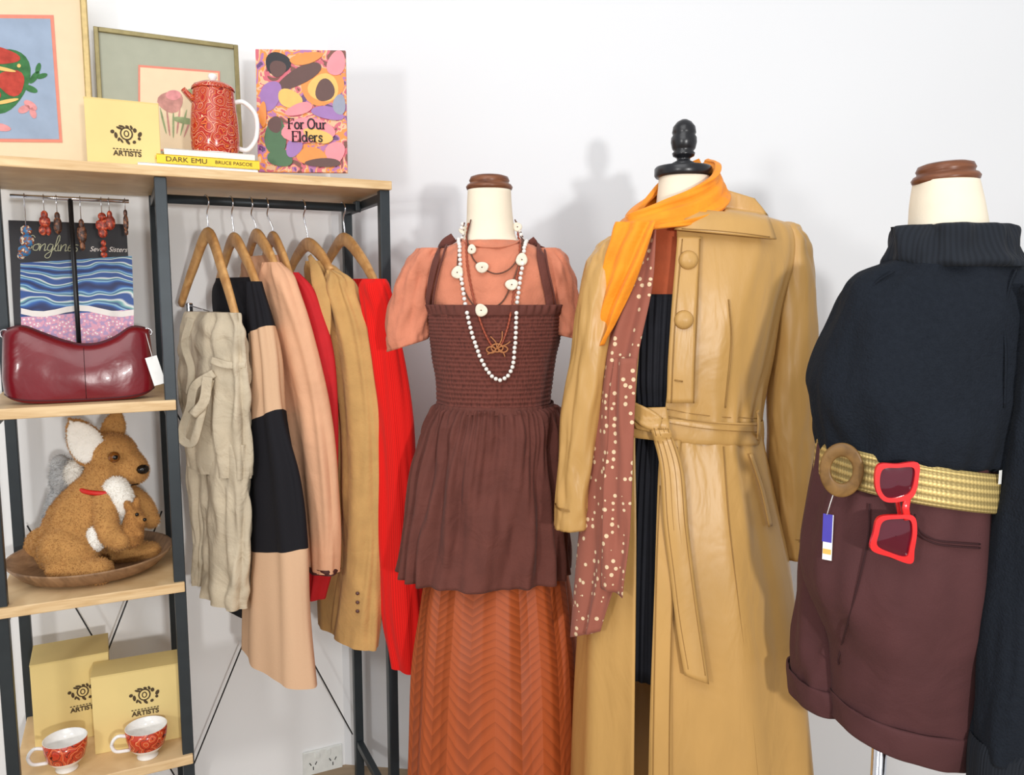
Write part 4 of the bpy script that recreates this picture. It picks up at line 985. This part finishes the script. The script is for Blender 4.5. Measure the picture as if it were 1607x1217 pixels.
mb.build('collar', M['leather'], coat, SOL(.004))
mb = MB(); sheet(mb, [(1063, 372), (1060, 410), (1054, 480), (1049, 560), (1046, 632)], [(1100, 372), (1098, 410), (1094, 480), (1091, 560), (1089, 632)], pC, 8, 40, .010, wr(.002, 2, 6, 3)); mb.build('placket', M['leather'], coat, SOL(.004))
mb = MB(); sheet(mb, [(1036, 690), (1031, 800), (1028, 900), (1023, 1050), (1020, 1217), (1018, 1300)], [(1068, 690), (1060, 800), (1056, 900), (1054, 1050), (1054, 1217), (1054, 1300)], pC, 8, 50, .010); mb.build('placket', M['leather'], coat, SOL(.004))
for pts, lf in (([(1097, 376), (1093, 480), (1089, 560), (1087, 632)], .013), ([(1070, 376), (1061, 480), (1056, 560), (1053, 632)], .013), ([(1142, 470), (1146, 540), (1136, 640)], .007), ([(1133, 700), (1142, 820), (1158, 960), (1176, 1110), (1190, 1260)], .008), ([(1062, 700), (1056, 900), (1051, 1100), (1050, 1260)], .013), ([(1036, 760), (1031, 900), (1027, 1100), (1025, 1260)], .013)):
    mb = MB(); P_, N_ = spath(pC, pts, 50, lf); mb.tube(P_, .0012, 5); mb.build('stitching', M['leatherd'], coat)
for (x, y) in ((1079, 409), (1072, 502)):
    p, N = pC(x, y); q = N.to_track_quat('Z', 'Y').to_matrix().to_4x4(); q.translation = p+N*.012
    mb = MB(); mb.lathe([(0, .011), (.012, .010), (.0175, .006), (.019, .001), (.016, -.002), (0, -.002)], q, 28); mb.build('button', M['leather'], coat)
mb = MB(); P_ = [pC(1064+6*s_, 597+1*s_) for s_ in (-1, 0, 1)]; mb.tube([x+n*.013 for x, n in P_], .0018, 6); mb.build('buttonhole', M['leatherd'], coat)
mb = MB(); sheet(mb, [(1176, 712), (1194, 768), (1207, 826)], [(1181, 711), (1199, 766), (1212, 824)], pC, 5, 20, .008); mb.build('pocket_welt', M['leather'], coat, SOL(.003))
LBt = Loft([(647, 945, 1194, .123, -.012), (651, 944, 1195, .126, -.012), (664, 944, 1196, .1265, -.012), (677, 944, 1196, .126, -.012), (681, 945, 1195, .123, -.012)], YB, 2.3)
bl = MB(); LBt.mesh(bl, 120, 10, wr(.003, 5, 1, 8)); belt = bl.build('belt', M['leather'], coat)
pB = multi([LBt, LC])
for dy in (-11, 0, 10):
    mb = MB(); P_, N_ = spath(pB, [(1046, 653+dy), (1090, 661+dy), (1140, 666+dy), (1186, 668+dy)], 30, .003); mb.tube(P_, .0009, 5); mb.build('belt_stitching', M['leatherd'], belt)
mb = MB(); sheet(mb, [(988, 640), (992, 656), (998, 672)], [(1046, 638), (1050, 662), (1052, 684)], pB, 16, 14, .011, lambda u, v: .006*sin(pi*u)*sin(pi*v)); mb.build('belt_knot', M['leather'], belt, SOL(.004))
mb = MB(); sheet(mb, [(992, 628), (1020, 640), (1040, 654)], [(990, 652), (1012, 668), (1034, 676)], pB, 8, 14, .017, lambda u, v: .006*sin(pi*v)); mb.build('belt_loop', M['leather'], belt, SOL(.004))
ta = [(1022, 672), (1036, 730), (1042, 820), (1052, 900), (1062, 980), (1074, 1052)]; tb = [(1052, 672), (1072, 735), (1080, 820), (1090, 900), (1101, 980), (1112, 1066)]
mb = MB(); sheet(mb, ta, tb, pB, 8, 50, .020, lambda u, v: .004*sin(7*v)+.003*sin(pi*u)); mb.build('belt_tail', M['leather'], belt, SOL(.004))
for f_ in (.15, .38, .62, .85):
    P_, N_ = spath(pB, [(x0+(x1-x0)*f_, y0_+(y1-y0_)*f_-4*(i == 5)) for i, ((x0, y0_), (x1, y1)) in enumerate(zip(ta, tb))], 50, .0)
    mb = MB(); mb.tube([p+(CAM-p).normalized()*.0245+n*(.004*sin(7*i/49.)) for i, (p, n) in enumerate(zip(P_, N_))], .0008, 5); mb.build('tail_stitching', M['leatherd'], belt)
mb = MB(); P_, N_ = spath(pB, [(1184, 645), (1186, 668), (1184, 690)], 10, .008); mb.band(P_, N_, .01, .004); mb.build('belt_carrier', M['leather'], coat)

LD = LC.scaled(1, 1).cut(at(1000, 462, YB-.11).z, at(1000, 1075, YB-.13).z, 16)
def sk(i): return .02*min(1, i/5.)+.075*min(1, max(0, i-4)/3.)
LD.R = [(r[0], r[1], r[2]*(.945-sk(i)), r[3]*(.935-1.4*sk(i)))+r[4:] for i, r in enumerate(LD.R)]
mb = MB(); LD.mesh(mb, 500, 60, lambda th, v: .003*math.asin(sin(66*th))/1.57-.002)
tag(mb.build('pleated_dress', M['blackdress'], None, SOL(.002)), 'black pleated dress showing through the open front of the leather coat', 'dress')
LV = LC.scaled(.90, .87); LV.R = LV.R[1:5]
mb = MB(); LV.mesh(mb, 80, 40, wr(.003, 3, 4, 60))
tag(mb.build('top', M['rustshirt'], None, SOL(.002)), 'rust orange top under the black dress and leather coat', 'top')

# orange scarf
scf = T('scarf', 'sheer orange scarf wrapped round the neck of the middle form', 'scarf', at(1040, 340, YB-.1))
pts = [(1108, 268, YB+.06), (1126, 276, YB+.0), (1128, 300, YB-.06), (1096, 322, YB-.095), (1050, 336, YB-.11), (1004, 348, YB-.112), (984, 352, YB-.08), (994, 340, YB-.02), (1025, 320, YB+.05), (1070, 292, YB+.075), (1108, 270, YB+.06)]
pp = [at(*q) for q in smooth_path(pts, 80)]; ax = at(1070, 320, YB)
nn = []
for p in pp:
    d = p-ax; d.z = 0; d.normalize(); nn.append((d+ZU*.35).normalized())
mb = MB(); mb.band(pp, nn, lambda v: .050+.026*sin(pi*v*1.7)**2, .012, fold=lambda x, v: .005*sin(8*x+6*v)+.0025*sin(19*x-9*v), n=56, cap=False); mb.build('neck_wrap', M['orange'], scf)
pX = multi([LC, Loft([(330, 960, 1150, .1), (420, 930, 1230, .12), (600, 925, 1230, .132), (1100, 880, 1260, .186)], YB)])
fld = lambda k_, a, ph=0: (lambda u, v: a*sin(k_*u*pi+ph+2.2*sin(2.4*v+ph)+1.2*noise.noise(Vector((2*u, 4*v, ph))))+a*.9*noise.noise(Vector((3*u, 5*v, ph+5))))
mb = MB(); sheet(mb, [(966, 352), (956, 395), (939, 455), (930, 505), (928, 547)], [(1030, 350), (1018, 385), (998, 440), (968, 500), (948, 540)], pX, 44, 50, .046, fld(4.6, .006)); mb.build('hanging_end', M['orange'], scf, SOL(.0015))
sc2 = T('scarf', 'brown polka dot chiffon scarf hanging long down the leather coat', 'scarf', at(940, 990, YB-.2))
mb = MB(); sheet(mb, [(1000, 366), (966, 450), (936, 560), (924, 660), (917, 760), (908, 880), (897, 992)], [(1030, 362), (1024, 450), (1002, 560), (994, 660), (991, 760), (974, 880), (940, 984)], pX, 50, 90, .028, fld(3.6, .006, 1)); mb.build('long_end', M['polka'], sc2, SOL(.0015))
mb = MB(); sheet(mb, [(962, 560), (952, 700), (948, 820), (944, 912)], [(998, 560), (993, 700), (990, 820), (978, 926)], pX, 30, 50, .042, fld(2.4, .006, 2)); mb.build('short_end', M['polka'], sc2, SOL(.0015))

# ---- form 3: sweater and shorts
YC = 1.35
f3 = T('dress_form', 'cream dress form with large wooden cap, wearing the black roll neck and maroon shorts', 'mannequin', Vector((at(1440, 600, YC).x, YC, 0)), 'dress forms')
LN3 = Loft([(286, 1432, 1536, .054), (320, 1427, 1544, .056), (365, 1423, 1553, .058), (400, 1410, 1565, .062), (430, 1370, 1600, .07), (500, 1345, 1600, .085), (690, 1310, 1555, .085), (850, 1310, 1530, .09), (940, 1340, 1510, .085)], YC, 2.2)
mb = MB(); LN3.mesh(mb, 64, 50, cap=(1, 1)); mb.build('torso', M['cream'], f3)
cC = at(1484, 287, YC); wcap(f3, cC, .87, -.06); cp3 = at(1390, 1000, YC); stand(f3, cp3.x, YC, cp3.z)

sw = T('roll_neck_sweater', 'black knitted roll neck sweater on the right dress form', 'sweater', Vector((cC.x, YC, at(1440, 725, YC).z)))
LW3 = Loft([(404, 1402, 1584, .07), (414, 1376, 1606, .078), (428, 1348, 1632, .088), (450, 1326, 1650, .102), (490, 1306, 1655, .118), (540, 1284, 1650, .130), (595, 1263, 1640, .138), (630, 1264, 1626, .140), (665, 1269, 1612, .140), (695, 1275, 1598, .137), (712, 1281, 1590, .130), (720, 1290, 1580, .118)], YC, 2.2)
mb = MB(); LW3.mesh(mb, 140, 90, add(wr(.012, 2.5, 5, 70), wr(.004, 6, 9, 75), lambda th, v: .005*max(0, v-.6)*2.5*sin(19*th+2*sin(4*th))*max(0, 1-max(0, v-.9)*8))); mb.build('body', M['knit'], sw)
LQ3 = Loft([(366, 1426, 1558, .058), (358, 1415, 1569, .065), (355, 1406, 1578, .071), (360, 1399, 1586, .078), (376, 1392, 1594, .084), (398, 1387, 1601, .089), (412, 1383, 1606, .091), (421, 1388, 1601, .089), (418, 1398, 1590, .083)], YC, 2.2)
mb = MB(); LQ3.mesh(mb, 220, 60, add(lambda th, v: .0003*sin(75*th), wr(.020, 2, 3, 77), wr(.010, 4, 4, 78))); mb.build('roll_collar', M['knitrib'], sw)
LS3 = Loft([(446, 1612, 1670, .02), (458, 1602, 1695, .042), (490, 1592, 1715, .056), (560, 1582, 1730, .064), (640, 1575, 1732, .066), (720, 1566, 1722, .066), (900, 1543, 1700, .064), (1050, 1531, 1682, .06), (1165, 1521, 1664, .056), (1190, 1520, 1652, .052)], YC-.13, 2.2)
mb = MB(); LS3.mesh(mb, 80, 90, add(wr(.011, 2.2, 6, 71), wr(.004, 5, 16, 76)), cap=(1, 0)); mb.build('sleeve', M['knit'], sw)
LF3 = Loft([(1160, 1522, 1660, .056), (1180, 1518, 1652, .054), (1230, 1516, 1646, .053), (1275, 1518, 1644, .053)], YC-.13, 2.2)
mb = MB(); LF3.mesh(mb, 160, 20, lambda th, v: .0012*sin(62*th)); mb.build('cuff', M['knitrib'], sw)
for pts in ([(1592, 424), (1582, 450), (1574, 500), (1576, 560), (1574, 640)], [(1404, 426), (1374, 446), (1350, 484), (1328, 540), (1312, 590)]):
    mb = MB(); P_, N_ = spath(multi([LW3]), pts, 24, .003); mb.tube(P_, .0018, 5); mb.build('raglan_seam', M['knit'], sw)

so3 = T('shorts', 'high waisted maroon cotton shorts with turned up cuffs on the right form', 'shorts', Vector((cp3.x, YC, at(1420, 1190, YC).z)))
LH = Loft([(700, 1286, 1570, .112), (740, 1278, 1570, .124), (800, 1265, 1569, .134), (870, 1255, 1562, .138), (920, 1260, 1556, .135), (970, 1280, 1550, .128), (1010, 1296, 1545, .12), (1060, 1302, 1538, .112), (1110, 1303, 1530, .104, -.014), (1136, 1304, 1524, .1, -.026)], YC, 2.25)
def pleats(th, v):
    return .005*max(0, 1-1.5*v)*sin(15*th+.5) + .004*min(1, 2*v)*math.exp(-((th+pi/2+.12)/.05)**2)
mb = MB(); LH.mesh(mb, 160, 80, add(wr(.007, 2.5, 4, 80), pleats)); mb.build('seat_and_leg', M['shorts'], so3, SOL(.002))
LL3 = Loft([(840, 1262, 1380, .07), (920, 1250, 1370, .078), (1000, 1242, 1360, .08), (1060, 1238, 1352, .08), (1088, 1238, 1346, .078)], YC+.1, 2.25)
mb = MB(); LL3.mesh(mb, 80, 40, wr(.008, 2.5, 4, 82), cap=(1, 0)); mb.build('leg', M['shorts'], so3)
for rows, yy in (([(1106, 1300, 1532, .108, -.018), (1109, 1299, 1533, .111, -.019), (1130, 1299, 1528, .109, -.024), (1150, 1299, 1523, .106, -.028), (1153, 1302, 1520, .102, -.028)], YC), ([(1056, 1236, 1350, .084), (1060, 1235, 1351, .087), (1080, 1235, 1350, .087), (1094, 1237, 1347, .083)], YC+.1)):
    L = Loft(rows, yy, 2.25); mb = MB(); L.mesh(mb, 120, 16, wr(.004, 3, 2, 83)); mb.build('cuff', M['shorts'], so3, SOL(.003))
pH = multi([LH])
for pts in ([(1434, 806), (1440, 830), (1464, 846), (1500, 851), (1534, 853)], [(1434, 813), (1441, 837), (1465, 852), (1500, 857), (1534, 859)], [(1366, 790), (1364, 840), (1352, 900), (1332, 980), (1314, 1060)]):
    mb = MB(); P_, N_ = spath(pH, pts, 30, .005); mb.tube(P_, .0015, 5); mb.build('seam', M['shortsd'], so3)

gb = T('belt', 'gold woven elastic belt with round wooden buckle around the maroon shorts', 'belt', Vector((cp3.x, YC, at(1420, 760, YC).z)))
LG = Loft([(710, 1278, 1576, .135, -.022), (715, 1276, 1577, .139, -.022), (738, 1274, 1578, .141, -.022), (762, 1272, 1579, .142, -.022), (767, 1273, 1578, .138, -.022)], YC, 2.25)
mb = MB(); LG.mesh(mb, 160, 14); mb.build('strap', M['goldbelt'], gb)
pG = multi([LG, LH])
def zpan(px, py, yaw=0, lift=.01, proj=pG):
    p, N = proj(px, py); N = Vector((N.x, N.y, 0)).normalized()
    a = math.atan2(N.x, -N.y)*yaw; N = Vector((sin(a), -cos(a), 0)); X = ZU.cross(N)
    d = CAM-p; d.z = 0; d.normalize()
    return Panel(p+d*lift, X, ZU)
pn = zpan(1352, 742, .55, .018)
mb = MB(); G = []
for k_ in range(65):
    a = 2*pi*k_/64; row = []
    for j_ in range(16):
        b2 = 2*pi*j_/16; rr = 27.5+9.5*sg(cos(b2), .5)
        c = pn.p(1321+rr*cos(a)*.95, 738+rr*1.16*sin(a)); row.append(c+pn.N*(.004*sg(sin(b2), .6)))
    G.append(row)
mb.grid(G, 0, True); mb.build('buckle', M['buckle'], gb)
p, N = pG(1566, 748); mb = MB(); mb.box(Matrix.Translation(p+Vector((.0, -.006, 0))) @ Matrix.Rotation(.5, 4, 'Z'), (.006, .0012, .022)); mb.build('care_tag', M['white'], gb)

pn = zpan(1312, 830, .5, .034, pH)
tg = T('swing_tag', 'small violet and white swing tag hanging below the belt buckle', 'tag', pn.p(1297, 870))
mb = MB(); pn.slab(mb, 1290, 806, 1305, 878, .0012, 0, .0003); mb.build('card', M['white'], tg)
mb = MB(); q = Panel(pn.o+pn.N*.0006, pn.X, pn.Yv); q.slab(mb, 1290, 806, 1305, 850, .0008); mb.build('printed_panel', M['tagblue'], tg)
mb = MB(); q.slab(mb, 1291, 861, 1304, 869, .0008); mb.build('printed_strip', M['c_gold'], tg)
mb = MB(); mb.tube([pn.p(1298, 808, .001), pn.p(1304, 790, .004), pn.p(1311, 770, .006)], .0008, 5); mb.build('string', M['white'], tg)

# red sunglasses hooked on the belt
pn = zpan(1404, 800, .3, .04, pG)
sg_ = T('sunglasses', 'bright red chunky sunglasses hanging vertically from the gold belt', 'sunglasses', pn.p(1404, 885))
def closed_cr(pts, m):
    n = len(pts); ext = [pts[-1]]+list(pts)+[pts[0], pts[1]]
    return [cr(ext, 1+k_*n/float(m)) for k_ in range(m)]
rims = [([(1377, 730), (1408, 728), (1439, 726), (1441, 748), (1433, 778), (1412, 787), (1386, 786), (1373, 764)], [(1384, 737), (1408, 734), (1432, 734), (1434, 751), (1427, 772), (1410, 780), (1390, 780), (1380, 763)]),
        ([(1378, 812), (1408, 808), (1433, 810), (1438, 832), (1434, 862), (1429, 884), (1396, 874), (1366, 862), (1370, 836)], [(1385, 818), (1408, 814), (1427, 816), (1431, 834), (1427, 857), (1421, 873), (1397, 867), (1376, 856), (1378, 838)])]
mb = MB()
for out, inn in rims:
    a = closed_cr(out, 48); b2 = closed_cr(inn, 48); h_ = .0035
    ring = [[pn.p(*a[k_], h_) for k_ in range(48)], [pn.p(*b2[k_], h_) for k_ in range(48)], [pn.p(*b2[k_], -h_) for k_ in range(48)], [pn.p(*a[k_], -h_) for k_ in range(48)], [pn.p(*a[k_], h_) for k_ in range(48)]]
    mb.grid(ring, 0, True, False)
br = [pn.p(x, y) for x, y in ((1424, 780), (1421, 798), (1424, 816))]; mb.band(br, [pn.N]*3, .011, .007)
mb.build('frame', M['redplastic'], sg_)
for out, inn in rims:
    cx_ = sum(q[0] for q in inn)/len(inn); cy_ = sum(q[1] for q in inn)/len(inn)
    big = closed_cr([(cx_+(x-cx_)*1.06, cy_+(y-cy_)*1.06) for x, y in inn], 48)
    G = [[pn.p(cx_+(x-cx_)*f_, cy_+(y-cy_)*f_, .0012-.002*f_*f_) for x, y in big] for f_ in (.02, .3, .6, .85, 1)]
    mb = MB(); mb.grid(G, 0, True); mb.build('lens', M['lens'], sg_)
for pts in ([(1436, 731, 0), (1431, 738, -.014), (1428, 800, -.02), (1426, 850, -.018)], [(1430, 872, 0), (1428, 868, -.012), (1416, 800, -.016), (1408, 745, -.016)]):
    mb = MB(); P_ = [pn.p(q[0], q[1], q[2]) for q in smooth_path(pts, 20)]; mb.band(P_, [pn.N]*20, .007, .004); mb.build('temple', M['redplastic'], sg_)

# ------------------------------------------------------------------ wall socket
pn = Panel(cp, U, ZU)
so_ = T('wall_socket', 'white double power socket low on the wall behind the clothes rail', 'socket', pn.p(506, 1215))
mb = MB(); c0 = pn.p(506, 1193); mx = pn.mx(c0+pn.N*.005); mb.box(mx, (.128, .086, .009), 0, .003); mb.build('plate', M['plate'], so_)
for sx_ in (-.032, .032):
    mb = MB()
    for (x, y, r_) in ((-.009, .004, .5), (.009, .004, -.5), (0, -.012, 0)):
        mb.box(mx @ Matrix.Translation((sx_+x, y-.004, .0048)) @ Matrix.Rotation(r_, 4, 'Z'), (.003, .011, .001))
    mb.build('outlet_slots', M['slot'], so_)
    mb = MB(); mb.box(mx @ Matrix.Translation((sx_*.55, .027, .006)), (.014, .018, .005), 0, .001); mb.build('switch', M['plate'], so_)

# ------------------------------------------------------------------ light
w = bpy.data.worlds.new('world'); sc.world = w; w.use_nodes = True
bg = w.node_tree.nodes['Background']; bg.inputs['Color'].default_value = (.97, .984, 1, 1); bg.inputs['Strength'].default_value = .70
def area(name, loc, target, size, power, col=(1, 1, 1)):
    l = bpy.data.lights.new(name, 'AREA'); l.energy = power; l.size = size; l.color = col
    o = bpy.data.objects.new(name, l); C.objects.link(o); o.location = loc
    o.rotation_euler = (Vector(target)-Vector(loc)).to_track_quat('-Z', 'Y').to_euler(); return o
area('window_light', (.85, -1.3, 1.52), (.2, 2, 1.45), .12, 38, (1, .985, .96))
area('lamp_light', (-1.34, -1.0, 1.75), (.3, 2, 1.45), .3, 19, (1, .985, .96))
area('soft_fill_light', (-.4, .1, 3.0), (-.2, 2.2, 1.4), 1.6, 22)  # broad softbox added overhead to fill in the general brightness
